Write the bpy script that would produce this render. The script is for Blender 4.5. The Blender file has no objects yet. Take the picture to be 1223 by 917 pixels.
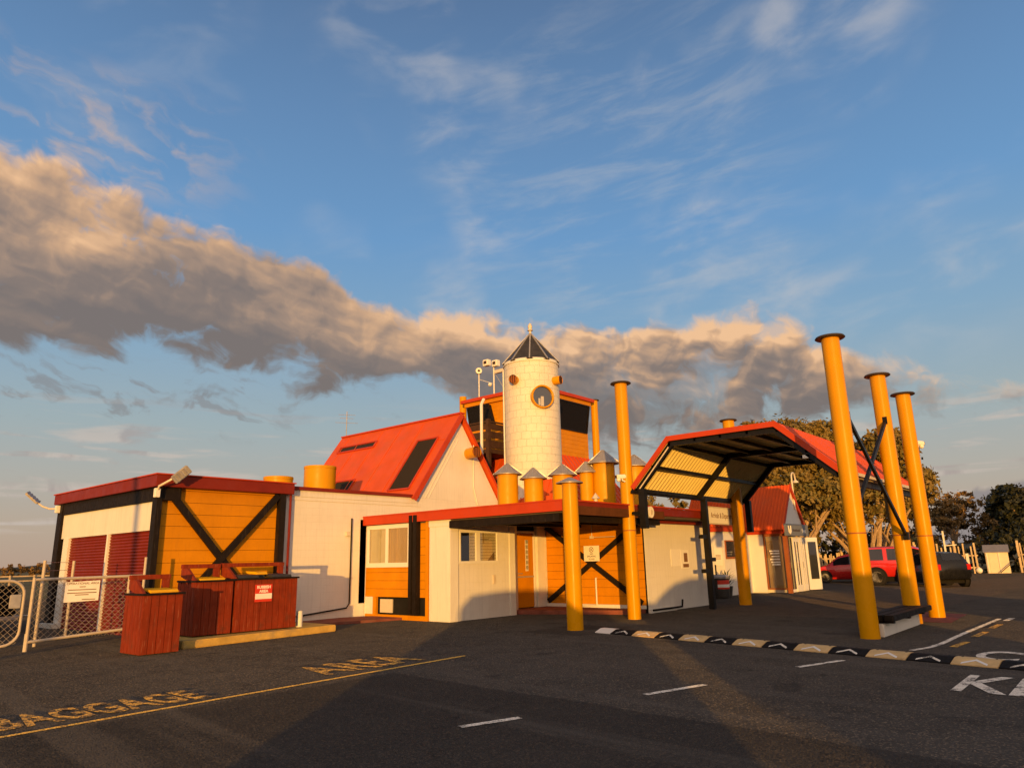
import bpy, bmesh, math, random
from mathutils import Vector, Matrix
R = math.radians
random.seed(7)
S = bpy.context.scene
COL = S.collection

# ------------------------------------------------------------------ camera
YAW = R(40.4); PITCH = math.atan(210/848.); ROLL = math.atan(77/3390.)
fw0 = Vector((math.cos(YAW), math.sin(YAW), 0)); UPV = Vector((0, 0, 1))
rt = fw0.cross(UPV)
fw = fw0*math.cos(PITCH) + UPV*math.sin(PITCH)
u2 = -fw0*math.sin(PITCH) + UPV*math.cos(PITCH)
cr = rt*math.cos(ROLL) - u2*math.sin(ROLL)
cu = rt*math.sin(ROLL) + u2*math.cos(ROLL)
cam = bpy.data.cameras.new('camera'); co = bpy.data.objects.new('camera', cam); COL.objects.link(co)
cam.sensor_width = 36; cam.lens = 848/1223*36; cam.clip_start = .05; cam.clip_end = 6000
co.matrix_world = Matrix(((cr.x, cu.x, -fw.x, 0), (cr.y, cu.y, -fw.y, 0), (cr.z, cu.z, -fw.z, 1.6), (0, 0, 0, 1)))
S.camera = co

# ------------------------------------------------------------------ light
SUN_EL = 1.8            # degrees above the horizon
SUN_TH = 36.9           # direction the light travels, degrees from +X towards +Y
SKY_STRENGTH = 0.15
S.view_settings.view_transform = 'Standard'; S.view_settings.look = 'None'
S.view_settings.gamma = 1; S.view_settings.exposure = 0.0
sd = bpy.data.lights.new('sun', 'SUN'); sd.energy = 5.0; sd.angle = R(.5); sd.color = (1, .50, .10)
so = bpy.data.objects.new('sun', sd); COL.objects.link(so)
Ld = Vector((math.cos(R(SUN_TH))*math.cos(R(SUN_EL)), math.sin(R(SUN_TH))*math.cos(R(SUN_EL)), -math.sin(R(SUN_EL))))
so.rotation_euler = Ld.to_track_quat('-Z', 'Y').to_euler()

# ------------------------------------------------------------------ node helpers
class G:
    """tiny expression builder over a node tree"""
    dims = '3D'
    def __init__(s, t): s.t = t
    def n(s, typ, **kw):
        nd = s.t.nodes.new(typ)
        for k, v in kw.items(): setattr(nd, k, v)
        return nd
    def set(s, sock, v):
        if hasattr(v, 'links') and hasattr(v, 'is_output'): s.t.links.new(v, sock)
        else: sock.default_value = v
    def m(s, op, a, b=None, c=None, clamp=False):
        nd = s.n('ShaderNodeMath', operation=op, use_clamp=clamp)
        for i, v in enumerate((a, b, c)):
            if v is not None: s.set(nd.inputs[i], v)
        return nd.outputs[0]
    def ss(s, v, a, b, lo=0., hi=1.):
        nd = s.n('ShaderNodeMapRange', interpolation_type='SMOOTHSTEP')
        for i, x in enumerate((v, a, b, lo, hi)): s.set(nd.inputs[i], x)
        return nd.outputs[0]
    def lin(s, v, a, b, lo=0., hi=1.):
        nd = s.n('ShaderNodeMapRange')
        for i, x in enumerate((v, a, b, lo, hi)): s.set(nd.inputs[i], x)
        return nd.outputs[0]
    def mix(s, f, a, b, bt='MIX'):
        nd = s.n('ShaderNodeMix', data_type='RGBA', blend_type=bt)
        s.set(nd.inputs[0], f)
        for i, v in ((6, a), (7, b)):
            if isinstance(v, tuple) and len(v) == 3: v = v + (1,)
            s.set(nd.inputs[i], v)
        return nd.outputs[2]
    def comb(s, x, y, z):
        nd = s.n('ShaderNodeCombineXYZ')
        for i, v in enumerate((x, y, z)): s.set(nd.inputs[i], v)
        return nd.outputs[0]
    def sep(s, v):
        nd = s.n('ShaderNodeSeparateXYZ'); s.set(nd.inputs[0], v); return nd.outputs
    def noise(s, vec, scale, detail=4, rough=.5, dist=0., typ='FBM'):
        nd = s.n('ShaderNodeTexNoise', noise_dimensions=s.dims); s.set(nd.inputs['Vector'], vec)
        nd.inputs['Scale'].default_value = scale; nd.inputs['Detail'].default_value = detail
        nd.inputs['Roughness'].default_value = rough; nd.inputs['Distortion'].default_value = dist
        return nd.outputs[0]
    def curve(s, v, pts):
        nd = s.n('ShaderNodeFloatCurve'); s.set(nd.inputs['Value'], v)
        c = nd.mapping.curves[0]
        while len(c.points) < len(pts): c.points.new(.5, .5)
        for p, (x, y) in zip(c.points, pts): p.location = (x, y); p.handle_type = 'AUTO'
        nd.mapping.update()
        return nd.outputs[0]

# ------------------------------------------------------------------ sky with a bank of sunset cloud
W = bpy.data.worlds.new('World'); S.world = W; W.use_nodes = True
t = W.node_tree; t.nodes.clear(); g = G(t); g.dims = '2D'
sky = g.n('ShaderNodeTexSky', sky_type='NISHITA', sun_disc=False, sun_elevation=R(SUN_EL), altitude=0, air_density=1.0, dust_density=1.0, ozone_density=2.0)
sky.sun_rotation = math.pi/2 - math.atan2(-Ld.y, -Ld.x)
d = g.n('ShaderNodeTexCoord').outputs['Generated']
x, y, z = g.sep(d)
th = g.m('ARCTAN2', y, x)
az = g.m('SUBTRACT', 40.4, g.m('MULTIPLY', th, 180/math.pi))
el = g.m('MULTIPLY', g.m('ARCSINE', z), 180/math.pi)
top = [(-45, 27.5), (-38.7, 26.6), (-35.6, 25.9), (-33.4, 25.0), (-27.7, 24.2), (-21.4, 22.8), (-17.5, 22.1), (-14.7, 21.2), (-11.9, 19.6), (-7.8, 18.9), (-3.5, 18.7), (.7, 17.8), (6.3, 17.4), (10.4, 17.0), (15.8, 17.3), (19.7, 17.2), (22.5, 16.4), (25.3, 13.6), (29.7, 12.7), (33.6, 10.9), (38, 9.5), (45, 9)]
bot = [(-45, 14.6), (-37, 14.5), (-34.2, 14.5), (-32.2, 14.4), (-26.7, 14.6), (-20.8, 14.4), (-17.6, 14.0), (-14.4, 13.6), (-7.7, 12.7), (-.9, 11.6), (5.9, 9.9), (12.4, 8.5), (15.7, 8.5), (18.9, 9.2), (22, 9.8), (25, 10.4), (29.4, 10.5), (33.5, 10.6), (38, 9.6), (45, 9.4)]
uz = g.m('DIVIDE', g.m('ADD', az, 45), 90)
ct = g.m('ADD', g.m('MULTIPLY', g.curve(uz, [((a+45)/90, e/40) for a, e in top]), 40), .6)
cb = g.m('MULTIPLY', g.curve(uz, [((a+45)/90, e/40) for a, e in bot]), 40)
ca = g.comb(g.m('MULTIPLY', az, .1), g.m('MULTIPLY', el, .1), 0.)
# stretched along the bank: it runs down to the right
el2 = g.m('ADD', el, g.m('MULTIPLY', az, .22))
cs = g.comb(g.m('MULTIPLY', az, .055), g.m('MULTIPLY', el2, .16), 0.37)
warp = g.n('ShaderNodeVectorMath', operation='SCALE'); 
nw = g.n('ShaderNodeTexNoise', noise_dimensions='2D'); g.set(nw.inputs['Vector'], ca); nw.inputs['Scale'].default_value = 2.2; nw.inputs['Detail'].default_value = 3
wsub = g.n('ShaderNodeVectorMath', operation='SUBTRACT'); g.set(wsub.inputs[0], nw.outputs['Color']); wsub.inputs[1].default_value = (.5, .5, .5)
g.set(warp.inputs[0], wsub.outputs[0]); warp.inputs[3].default_value = .38
def vadd(a, b):
    nd = g.n('ShaderNodeVectorMath', operation='ADD'); g.set(nd.inputs[0], a); g.set(nd.inputs[1], b); return nd.outputs[0]
cw = vadd(cs, warp.outputs[0]); cb2 = vadd(ca, warp.outputs[0])
n_big = g.noise(cb2, 2.0, 8, .55)          # billows
n_str = g.noise(cw, 2.4, 8, .54)           # streaks
def lit_probe(vec, off): return vadd(vec, off)
n_big_o = g.noise(vadd(cb2, (-.04, .07, 0)), 2.0, 4, .5)
n_str_o = g.noise(vadd(cw, (-.03, .06, 0)), 2.4, 3, .5)
def puffs(vec, sc, det):
    nd = g.n('ShaderNodeTexVoronoi', feature='SMOOTH_F1', voronoi_dimensions='2D'); g.set(nd.inputs['Vector'], vec); nd.inputs['Scale'].default_value = sc
    nd.inputs['Detail'].default_value = det; nd.inputs['Roughness'].default_value = .5; nd.inputs['Smoothness'].default_value = .45; nd.normalize = True
    return g.m('SUBTRACT', 1., nd.outputs['Distance'])
wb = g.n('ShaderNodeVectorMath', operation='SCALE'); g.set(wb.inputs[0], wsub.outputs[0]); wb.inputs[3].default_value = .22
cp = vadd(g.comb(g.m('MULTIPLY', az, .085), g.m('MULTIPLY', el2, .13), .7), wb.outputs[0])
n_p = puffs(cp, 2.6, 3.)
n_p_o = puffs(vadd(cp, (-.035, .06, 0)), 2.6, 2.)
edge = g.m('ADD', g.m('MULTIPLY', g.m('SUBTRACT', n_big, .5), 7.), g.m('ADD', g.m('MULTIPLY', g.m('SUBTRACT', n_p, .62), 7.), g.m('MULTIPLY', g.m('SUBTRACT', n_str, .5), 3.)))
dt = g.m('ADD', g.m('SUBTRACT', ct, el), g.m('MULTIPLY', edge, .52))     # degrees below the top edge
edgeb = g.m('ADD', g.m('MULTIPLY', g.m('SUBTRACT', n_big, .5), 9.), g.m('MULTIPLY', g.m('SUBTRACT', n_str, .5), 10.))
db = g.m('ADD', g.m('SUBTRACT', el, cb), g.m('MULTIPLY', edgeb, .85))     # degrees above the bottom edge
dens = g.m('MULTIPLY', g.ss(dt, -.5, .9), g.ss(db, -.9, 1.7))
holes = g.ss(n_big, .25, .36)
dens = g.m('MULTIPLY', dens, g.m('ADD', .45, g.m('MULTIPLY', holes, .55)))
dens = g.m('MULTIPLY', dens, g.m('SUBTRACT', 1., g.m('MULTIPLY', g.ss(az, 3, 17), g.m('MULTIPLY', g.ss(n_big, .50, .38), .40))))
dens = g.m('MULTIPLY', dens, g.m('MULTIPLY', g.ss(az, 44, 30), g.ss(az, -75, -50)))
dens = g.m('MULTIPLY', dens, g.ss(az, 34, 24, .6, 1.))
thick = g.m('MAXIMUM', g.m('SUBTRACT', ct, cb), .5)
vv = g.m('DIVIDE', g.m('SUBTRACT', el, cb), thick, clamp=True)
relief = g.m('ADD', g.m('MULTIPLY', g.m('SUBTRACT', n_big, n_big_o), 1.3), g.m('MULTIPLY', g.m('SUBTRACT', n_p, n_p_o), g.m('ADD', .5, g.m('MULTIPLY', g.ss(az, -10, 8), .9))))
relief = g.m('ADD', relief, g.m('MULTIPLY', g.m('SUBTRACT', n_str, n_str_o), .8))
puff = g.ss(az, -10, 8)      # rounder heads towards the right end of the bank
broad = g.noise(g.comb(g.m('MULTIPLY', az, .03), g.m('MULTIPLY', el2, .11), 3.3), 2.2, 4, .5)
litf = g.m('ADD', g.m('MULTIPLY', g.ss(vv, .0, 1.1), .66), g.m('MULTIPLY', relief, g.m('ADD', .75, g.m('MULTIPLY', puff, .5))))
litf = g.m('ADD', litf, g.m('MULTIPLY', g.m('SUBTRACT', broad, .5), 1.5))
litf = g.m('ADD', litf, g.m('MULTIPLY', puff, .10))
litf = g.m('ADD', litf, g.m('MULTIPLY', g.ss(dt, 3.6, .2), .26), clamp=True)
rampn = g.n('ShaderNodeValToRGB'); g.set(rampn.inputs[0], litf)
cr_ = rampn.color_ramp; cr_.elements[0].color = (.195, .165, .155, 1); cr_.elements[1].color = (.88, .54, .30, 1)
e = cr_.elements.new(.30); e.color = (.255, .198, .170, 1)
e = cr_.elements.new(.55); e.color = (.40, .275, .200, 1)
e = cr_.elements.new(.78); e.color = (.62, .385, .23, 1)
cloudcol = rampn.outputs[0]
# thin high cirrus
cv = g.comb(g.m('ADD', g.m('MULTIPLY', az, .05), g.m('MULTIPLY', el, .02)), g.m('SUBTRACT', g.m('MULTIPLY', el, .13), g.m('MULTIPLY', az, .02)), 2.1)
n_c = g.noise(cv, 2.3, 6, .53, .25)
n_c2 = g.noise(ca, .85, 2, .5)
cir = g.m('MULTIPLY', g.ss(n_c, .38, .82), g.ss(n_c2, .42, .62))
cir = g.m('MULTIPLY', cir, g.m('MULTIPLY', g.ss(el, 10, 20), g.m('MULTIPLY', g.ss(az, -24, 0, .35, 1.), .44)))
# low streaks near the horizon
lv = g.comb(g.m('MULTIPLY', az, .045), g.m('MULTIPLY', el, .42), 5.3)
n_l = g.noise(lv, 2.0, 6, .55, .3)
low = g.m('MULTIPLY', g.ss(n_l, .50, .68), g.m('MULTIPLY', g.ss(el, 1.2, 3.), g.ss(el, 13, 8)))
low = g.m('MULTIPLY', low, .75)
# far bank low on the right
bt_ = g.m('ADD', g.m('MULTIPLY', g.ss(az, 27, 34), 4.1), g.m('MULTIPLY', g.m('SUBTRACT', n_big, .5), 3.2))
bank = g.m('MULTIPLY', g.ss(g.m('SUBTRACT', bt_, el), -.15, .45), g.ss(az, 25, 30))
# sky colour
skyc = g.n('ShaderNodeVectorMath', operation='MULTIPLY'); g.set(skyc.inputs[0], sky.outputs[0]); skyc.inputs[1].default_value = (1, 1, 1)
base = skyc.outputs[0]
K = 1/SKY_STRENGTH
def kc(r, g_, b): return (r*K, g_*K, b*K, 1)
# real air: grey-blue overhead, a warm belt low down opposite the sun
grad = g.n('ShaderNodeValToRGB'); g.set(grad.inputs[0], g.m('DIVIDE', el, 60, clamp=True))
gr = grad.color_ramp; gr.elements[0].position = 0; gr.elements[0].color = (.47, .33, .245, 1)
gr.elements[1].position = 1; gr.elements[1].color = (.052, .112, .215, 1)
for p, c in ((.045, (.47, .375, .29)), (.10, (.42, .41, .37)), (.17, (.33, .42, .45)), (.28, (.210, .38, .55)), (.42, (.125, .310, .575)), (.56, (.100, .240, .465)), (.70, (.072, .170, .345))):
    e = gr.elements.new(p); e.color = c + (1,)
gsc = g.n('ShaderNodeVectorMath', operation='SCALE'); g.set(gsc.inputs[0], grad.outputs[0]); gsc.inputs[3].default_value = K
behind = g.m('ABSOLUTE', g.m('MULTIPLY', az, 1.))
front = g.ss(g.m('COSINE', g.m('MULTIPLY', az, math.pi/180)), -.5, .35)
# the other half of the sky: even fill and sun glow added to lift shadows
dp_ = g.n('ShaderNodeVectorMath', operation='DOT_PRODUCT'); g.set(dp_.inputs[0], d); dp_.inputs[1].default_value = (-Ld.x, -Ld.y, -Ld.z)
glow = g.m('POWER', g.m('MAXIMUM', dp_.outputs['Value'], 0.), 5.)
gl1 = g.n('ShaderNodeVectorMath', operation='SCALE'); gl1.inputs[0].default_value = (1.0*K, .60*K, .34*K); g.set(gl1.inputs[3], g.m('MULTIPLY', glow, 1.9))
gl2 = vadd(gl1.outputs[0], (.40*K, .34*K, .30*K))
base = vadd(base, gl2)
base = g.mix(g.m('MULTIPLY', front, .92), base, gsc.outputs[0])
def scaled(c):
    nd = g.n('ShaderNodeVectorMath', operation='SCALE'); g.set(nd.inputs[0], c); nd.inputs[3].default_value = K; return nd.outputs[0]
veil = g.noise(g.comb(g.m('ADD', g.m('MULTIPLY', az, .04), g.m('MULTIPLY', el, .01)), g.m('SUBTRACT', g.m('MULTIPLY', el, .20), g.m('MULTIPLY', az, .03)), 0.), 2.0, 9, .62, .3)
vm = g.m('MULTIPLY', g.m('MULTIPLY', g.ss(az, -12, 6), g.ss(az, 30, 18)), g.m('MULTIPLY', g.ss(el, 16, 21), g.ss(el, 46, 34)))
c1 = g.mix(g.m('MULTIPLY', g.m('MULTIPLY', g.ss(veil, .42, .78), vm), .27), base, kc(.60, .57, .53))
c1 = g.mix(cir, c1, kc(.62, .58, .55))
shred = g.m('MULTIPLY', g.ss(g.noise(vadd(cw, (1.7, .6, 0)), 4.0, 6, .52), .44, .74), g.m('MULTIPLY', g.ss(az, -20, -31), g.m('MULTIPLY', g.ss(el, 25, 28), g.ss(el, 35, 30))))
c1 = g.mix(g.m('MULTIPLY', shred, .6), c1, kc(.60, .44, .35))
dk_ = g.m('MULTIPLY', g.ss(g.noise(vadd(cw, (5.1, 2.2, 0)), 4.5, 8, .58), .53, .68), g.m('MULTIPLY', g.ss(el, 8.5, 11.), g.ss(el, 15, 13)))
dk_ = g.m('MULTIPLY', dk_, g.m('MULTIPLY', g.ss(az, -14, -22), .5))
c1 = g.mix(dk_, c1, kc(.22, .19, .185))
c1 = g.mix(low, c1, g.mix(g.ss(n_big, .45, .6), kc(.58, .50, .44), kc(.40, .33, .31)))
c1 = g.mix(g.m('MULTIPLY', bank, .85), c1, kc(.27, .245, .25))
c1 = g.mix(g.m('MULTIPLY', dens, .97), c1, scaled(cloudcol))
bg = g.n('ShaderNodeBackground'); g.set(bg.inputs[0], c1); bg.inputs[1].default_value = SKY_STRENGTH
wo = g.n('ShaderNodeOutputWorld'); t.links.new(bg.outputs[0], wo.inputs[0])

# ------------------------------------------------------------------ materials
MATS = {}
def mat(name, col, rough=.6, metal=0., var=.12, vscale=3., bump=0., bscale=40., streak=0., dirt=None, dirt_amt=0., dirt_scale=1.2, spec=.18, coat=0., kind=None, **kw):
    m = bpy.data.materials.new(name); m.use_nodes = True; MATS[name] = m
    t = m.node_tree; g = G(t); b = t.nodes['Principled BSDF']
    oc = g.n('ShaderNodeTexCoord').outputs['Object']
    n1 = g.noise(oc, vscale, 6, .6)
    f = g.lin(n1, .3, .7)
    lo = tuple(c*(1-var) for c in col); hi = tuple(min(1, c*(1+var)) for c in col)
    c = g.mix(f, lo, hi)
    if streak:
        x, y, z = g.sep(oc)
        sv = g.comb(g.m('MULTIPLY', x, 14.), g.m('MULTIPLY', y, 14.), g.m('MULTIPLY', z, .9))
        sn = g.ss(g.noise(sv, 1., 5, .6), .45, .75)
        c = g.mix(g.m('MULTIPLY', sn, streak), c, tuple(q*.45 for q in col))
    if kw.get('fleck'):
        x, y, z = g.sep(oc)
        fv = g.comb(g.m('MULTIPLY', x, 34.), g.m('MULTIPLY', y, 34.), g.m('MULTIPLY', z, 2.6))
        c = g.mix(g.m('MULTIPLY', g.ss(g.noise(fv, 1., 4, .6), .58, .70), kw['fleck'][1]), c, kw['fleck'][0])
    if dirt:
        dn = g.ss(g.noise(oc, dirt_scale, 8, .65), .5, .72)
        c = g.mix(g.m('MULTIPLY', dn, dirt_amt), c, dirt)
    h = None
    if kind == 'block':           # painted concrete block
        x, y, z = g.sep(oc)
        br = g.n('ShaderNodeTexBrick'); br.offset = .5
        g.set(br.inputs['Vector'], g.comb(g.m('ADD', x, y), z, 0.))
        br.inputs['Scale'].default_value = 1; br.inputs['Mortar Size'].default_value = .006; br.inputs['Mortar Smooth'].default_value = .6
        br.inputs['Brick Width'].default_value = .4; br.inputs['Row Height'].default_value = .2
        h = g.m('MULTIPLY', br.outputs['Fac'], -kw.get('bh', .6))
        c = g.mix(g.m('MULTIPLY', br.outputs['Fac'], kw.get('bmix', .12)), c, tuple(q*.6 for q in col))
    if kind == 'curved':          # curved block courses round a vertical axis at the object's origin
        x, y, z = g.sep(oc)
        br = g.n('ShaderNodeTexBrick'); br.offset = .5
        wv = g.m('MULTIPLY', g.m('SUBTRACT', g.noise(oc, 2.2, 3), .5), .05)
        g.set(br.inputs['Vector'], g.comb(g.m('ADD', g.m('MULTIPLY', g.m('ARCTAN2', y, x), 1.11), wv), g.m('ADD', z, wv), 0.))
        br.inputs['Scale'].default_value = 1; br.inputs['Mortar Size'].default_value = .012; br.inputs['Mortar Smooth'].default_value = .5
        br.inputs['Brick Width'].default_value = .40; br.inputs['Row Height'].default_value = .29
        h = g.m('ADD', g.m('MULTIPLY', br.outputs['Fac'], -1.), g.m('MULTIPLY', g.noise(oc, 9., 4, .6), .9))
        c = g.mix(g.m('MULTIPLY', br.outputs['Fac'], .07), c, tuple(q*.55 for q in col))
    g.set(b.inputs['Base Color'], c)
    rn = g.lin(g.noise(oc, vscale*2.3, 4), .3, .7, max(.03, rough-.1), min(1, rough+.1))
    g.set(b.inputs['Roughness'], rn)
    b.inputs['Metallic'].default_value = metal; b.inputs['Specular IOR Level'].default_value = spec
    b.inputs['Coat Weight'].default_value = coat; b.inputs['Coat Roughness'].default_value = .06
    if bump or h is not None:
        bn = g.m('MULTIPLY', g.noise(oc, bscale, 5, .6), bump)
        hh = g.m('ADD', bn, h) if h is not None else bn
        bp = g.n('ShaderNodeBump'); bp.inputs['Strength'].default_value = kw.get('bstr', .5); bp.inputs['Distance'].default_value = kw.get('bdist', .01)
        g.set(bp.inputs['Height'], hh); g.set(b.inputs['Normal'], bp.outputs[0])
    return m

def ground_mat(name, c0, c1, warm, seams=False):
    m = bpy.data.materials.new(name); m.use_nodes = True; MATS[name] = m
    t = m.node_tree; g = G(t); b = t.nodes['Principled BSDF']
    oc = g.n('ShaderNodeTexCoord').outputs['Object']
    big = g.ss(g.noise(oc, .22, 5, .6), .35, .65)
    mid = g.noise(oc, 1.7, 6, .65)
    fine = g.noise(oc, 50., 3, .7)
    vo = g.n('ShaderNodeTexVoronoi'); vo.inputs['Scale'].default_value = 60.; g.set(vo.inputs['Vector'], oc)
    c = g.mix(big, c0, c1)
    c = g.mix(g.m('MULTIPLY', g.ss(mid, .42, .7), .55), c, tuple(q*.55 for q in c0))
    stone = g.sep(vo.outputs['Color'])[0]
    c = g.mix(g.m('MULTIPLY', g.ss(stone, .74, 1.), .55), c, warm)
    c = g.mix(g.m('MULTIPLY', g.ss(fine, .5, .8), .45), c, tuple(q*.3 for q in c0))
    if seams:        # newer strip of tarmac beside an older one
        x, y, z = g.sep(oc)
        wob = g.m('MULTIPLY', g.m('SUBTRACT', g.noise(oc, .5, 3), .5), .25)
        s1 = g.m('ADD', g.m('SUBTRACT', x, g.m('MULTIPLY', y, .08)), wob)
        c = g.mix(g.m('MULTIPLY', g.m('MULTIPLY', g.ss(s1, 6.78, 6.73), g.ss(y, 8.9, 8.7)), .62), c, tuple(q*.40 for q in c0))
        # a square patch by the short pole, long tyre tracks
        pa = g.m('MULTIPLY', g.m('MULTIPLY', g.ss(x, 13.0, 13.04), g.ss(x, 15.2, 15.16)), g.m('MULTIPLY', g.ss(y, 9.3, 9.34), g.ss(y, 11.0, 10.96)))
        c = g.mix(g.m('MULTIPLY', pa, .55), c, tuple(q*.45 for q in c0))
        tk = g.noise(g.comb(g.m('MULTIPLY', g.m('ADD', x, g.m('MULTIPLY', y, -.1)), 1.6), g.m('MULTIPLY', y, .07), 1.), 1., 3, .5)
        c = g.mix(g.m('MULTIPLY', g.ss(tk, .55, .68), .40), c, tuple(q*1.5 for q in c1))
        # oil spots and drip stains
        sp = g.ss(g.noise(oc, .9, 3, .5), .66, .72)
        c = g.mix(g.m('MULTIPLY', sp, .5), c, tuple(q*.4 for q in c0))
        cn = g.n('ShaderNodeTexVoronoi', feature='DISTANCE_TO_EDGE'); cn.inputs['Scale'].default_value = .32
        g.set(cn.inputs['Vector'], g.mix(.12, oc, nz_col(g, oc)))
        c = g.mix(g.m('MULTIPLY', g.ss(cn.outputs['Distance'], .006, .002), .5), c, tuple(q*.25 for q in c0))
    g.set(b.inputs['Base Color'], c)
    b.inputs['Roughness'].default_value = .9; b.inputs['Specular IOR Level'].default_value = .25
    # chips of stone tilt the surface every which way: low sun catches their faces
    m.cycles.use_bump_map_correction = False
    nn = rough_normal(g, oc, 80., 1.6)
    g.set(b.inputs['Normal'], nn)
    b.inputs['Diffuse Roughness'].default_value = 1.
    return m
def rough_normal(g, oc, sc, amt):
    nd = g.n('ShaderNodeTexNoise'); g.set(nd.inputs['Vector'], oc); nd.inputs['Scale'].default_value = sc; nd.inputs['Detail'].default_value = 2
    a = g.n('ShaderNodeVectorMath', operation='SUBTRACT'); g.set(a.inputs[0], nd.outputs['Color']); a.inputs[1].default_value = (.5, .5, .5)
    b_ = g.n('ShaderNodeVectorMath', operation='SCALE'); g.set(b_.inputs[0], a.outputs[0]); b_.inputs[3].default_value = amt*2
    c_ = g.n('ShaderNodeVectorMath', operation='ADD'); g.set(c_.inputs[0], b_.outputs[0]); g.set(c_.inputs[1], g.n('ShaderNodeNewGeometry').outputs['Normal'])
    d_ = g.n('ShaderNodeVectorMath', operation='NORMALIZE'); g.set(d_.inputs[0], c_.outputs[0])
    return d_.outputs[0]
def nz_col(g, v):
    nd = g.n('ShaderNodeTexNoise'); g.set(nd.inputs['Vector'], v); nd.inputs['Scale'].default_value = 2.; nd.inputs['Detail'].default_value = 4
    sc = g.n('ShaderNodeVectorMath', operation='SCALE'); g.set(sc.inputs[0], nd.outputs['Color']); sc.inputs[3].default_value = 8.
    return sc.outputs[0]

def paint_mat(name, col, wear=.5, scale=9.):
    """road paint with worn holes through which the tarmac shows"""
    m = bpy.data.materials.new(name); m.use_nodes = True; MATS[name] = m
    t = m.node_tree; g = G(t); b = t.nodes['Principled BSDF']
    oc = g.n('ShaderNodeTexCoord').outputs['Object']
    w = g.m('ADD', g.m('MULTIPLY', g.noise(oc, scale, 6, .7), .6), g.m('MULTIPLY', g.noise(oc, 60., 3, .7), .4))
    f = g.ss(w, wear-.06, wear+.05)
    c = g.mix(f, tuple(q for q in col), (.035, .033, .032))
    g.set(b.inputs['Base Color'], c); b.inputs['Roughness'].default_value = .8
    m.cycles.use_bump_map_correction = False
    g.set(b.inputs['Normal'], rough_normal(g, oc, 85., 1.2)); b.inputs['Diffuse Roughness'].default_value = 1.
    return m

def glass_mat(name, tint=(.02, .022, .025), rough=.03, alpha=.5, refl=1.3):
    """window pane: Fresnel reflection over a partly clear, slightly tinted sheet"""
    m = bpy.data.materials.new(name); m.use_nodes = True; MATS[name] = m
    t = m.node_tree; t.nodes.clear(); g = G(t)
    tr = g.n('ShaderNodeBsdfTransparent'); tr.inputs[0].default_value = (.92, .93, .91, 1)
    df = g.n('ShaderNodeBsdfDiffuse'); df.inputs[0].default_value = tint + (1,)
    gl = g.n('ShaderNodeBsdfGlossy'); gl.inputs['Roughness'].default_value = rough; gl.inputs[0].default_value = (1, 1, 1, 1)
    fr = g.n('ShaderNodeFresnel'); fr.inputs[0].default_value = 1.52
    oc = g.n('ShaderNodeTexCoord').outputs['Object']
    bp = g.n('ShaderNodeBump'); bp.inputs['Strength'].default_value = .05; bp.inputs['Distance'].default_value = .02
    g.set(bp.inputs['Height'], g.noise(oc, 1.3, 2)); g.set(gl.inputs['Normal'], bp.outputs[0])
    a = g.n('ShaderNodeMixShader'); a.inputs[0].default_value = alpha
    t.links.new(tr.outputs[0], a.inputs[1]); t.links.new(df.outputs[0], a.inputs[2])
    b = g.n('ShaderNodeMixShader'); g.set(b.inputs[0], g.m('MULTIPLY', g.m('ADD', g.m('MULTIPLY', fr.outputs[0], refl), .04*refl, clamp=True), g.m('SUBTRACT', 1., g.n('ShaderNodeNewGeometry').outputs['Backfacing'])))
    t.links.new(a.outputs[0], b.inputs[1]); t.links.new(gl.outputs[0], b.inputs[2])
    o = g.n('ShaderNodeOutputMaterial'); t.links.new(b.outputs[0], o.inputs[0])
    return m

def leaf_mat(name, c0, c1, c2):
    m = bpy.data.materials.new(name); m.use_nodes = True; MATS[name] = m
    t = m.node_tree; g = G(t); b = t.nodes['Principled BSDF']
    oc = g.n('ShaderNodeTexCoord').outputs['Object']
    wn = g.n('ShaderNodeTexWhiteNoise'); ge = g.n('ShaderNodeNewGeometry'); g.set(wn.inputs['Vector'], g.comb(ge.outputs['Random Per Island'], .3, .7))
    c = g.mix(g.ss(g.noise(oc, .8, 4), .35, .65), c0, c1)
    c = g.mix(g.m('MULTIPLY', wn.outputs['Value'], .55), c, c2)
    g.set(b.inputs['Base Color'], c); b.inputs['Roughness'].default_value = .6; b.inputs['Specular IOR Level'].default_value = .3
    return m

M = MATS
ground_mat('asphalt', (.044, .041, .038), (.058, .053, .048), (.24, .19, .14), True)
ground_mat('tarmac_path', (.062, .052, .045), (.080, .064, .054), (.22, .17, .13))
mat('grass_field', (.15, .115, .045), .95, var=.35, vscale=.06, bump=1., bscale=6., bstr=1., bdist=.08, dirt=(.06, .07, .03), dirt_amt=.7, dirt_scale=.03)
mat('white_block', (.72, .69, .62), .62, streak=.17, var=.04, vscale=1.1, bump=.35, bscale=60., kind='block', dirt=(.62, .55, .46), dirt_amt=.30, dirt_scale=.9, bh=.5, bmix=.05)
mat('white_plaster', (.72, .69, .62), .6, streak=.17, var=.05, vscale=1.2, bump=.4, bscale=50., dirt=(.6, .53, .44), dirt_amt=.28, dirt_scale=1.1, bstr=.35)
mat('tower_block', (.70, .66, .57), .6, streak=.10, var=.05, vscale=1.5, bump=.3, bscale=40., kind='curved', dirt=(.62, .56, .46), dirt_amt=.3, bstr=.8, bdist=.015)
mat('white_trim', (.72, .70, .64), .45, var=.04, dirt=(.6, .55, .48), dirt_amt=.2, dirt_scale=3.)
mat('yellow_board', (.58, .225, .0), .55, fleck=((.42, .16, .01), .3), var=.10, vscale=1.4, bump=.25, bscale=30., streak=.10, dirt=(.44, .17, .004), dirt_amt=.35, dirt_scale=.8)
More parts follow.
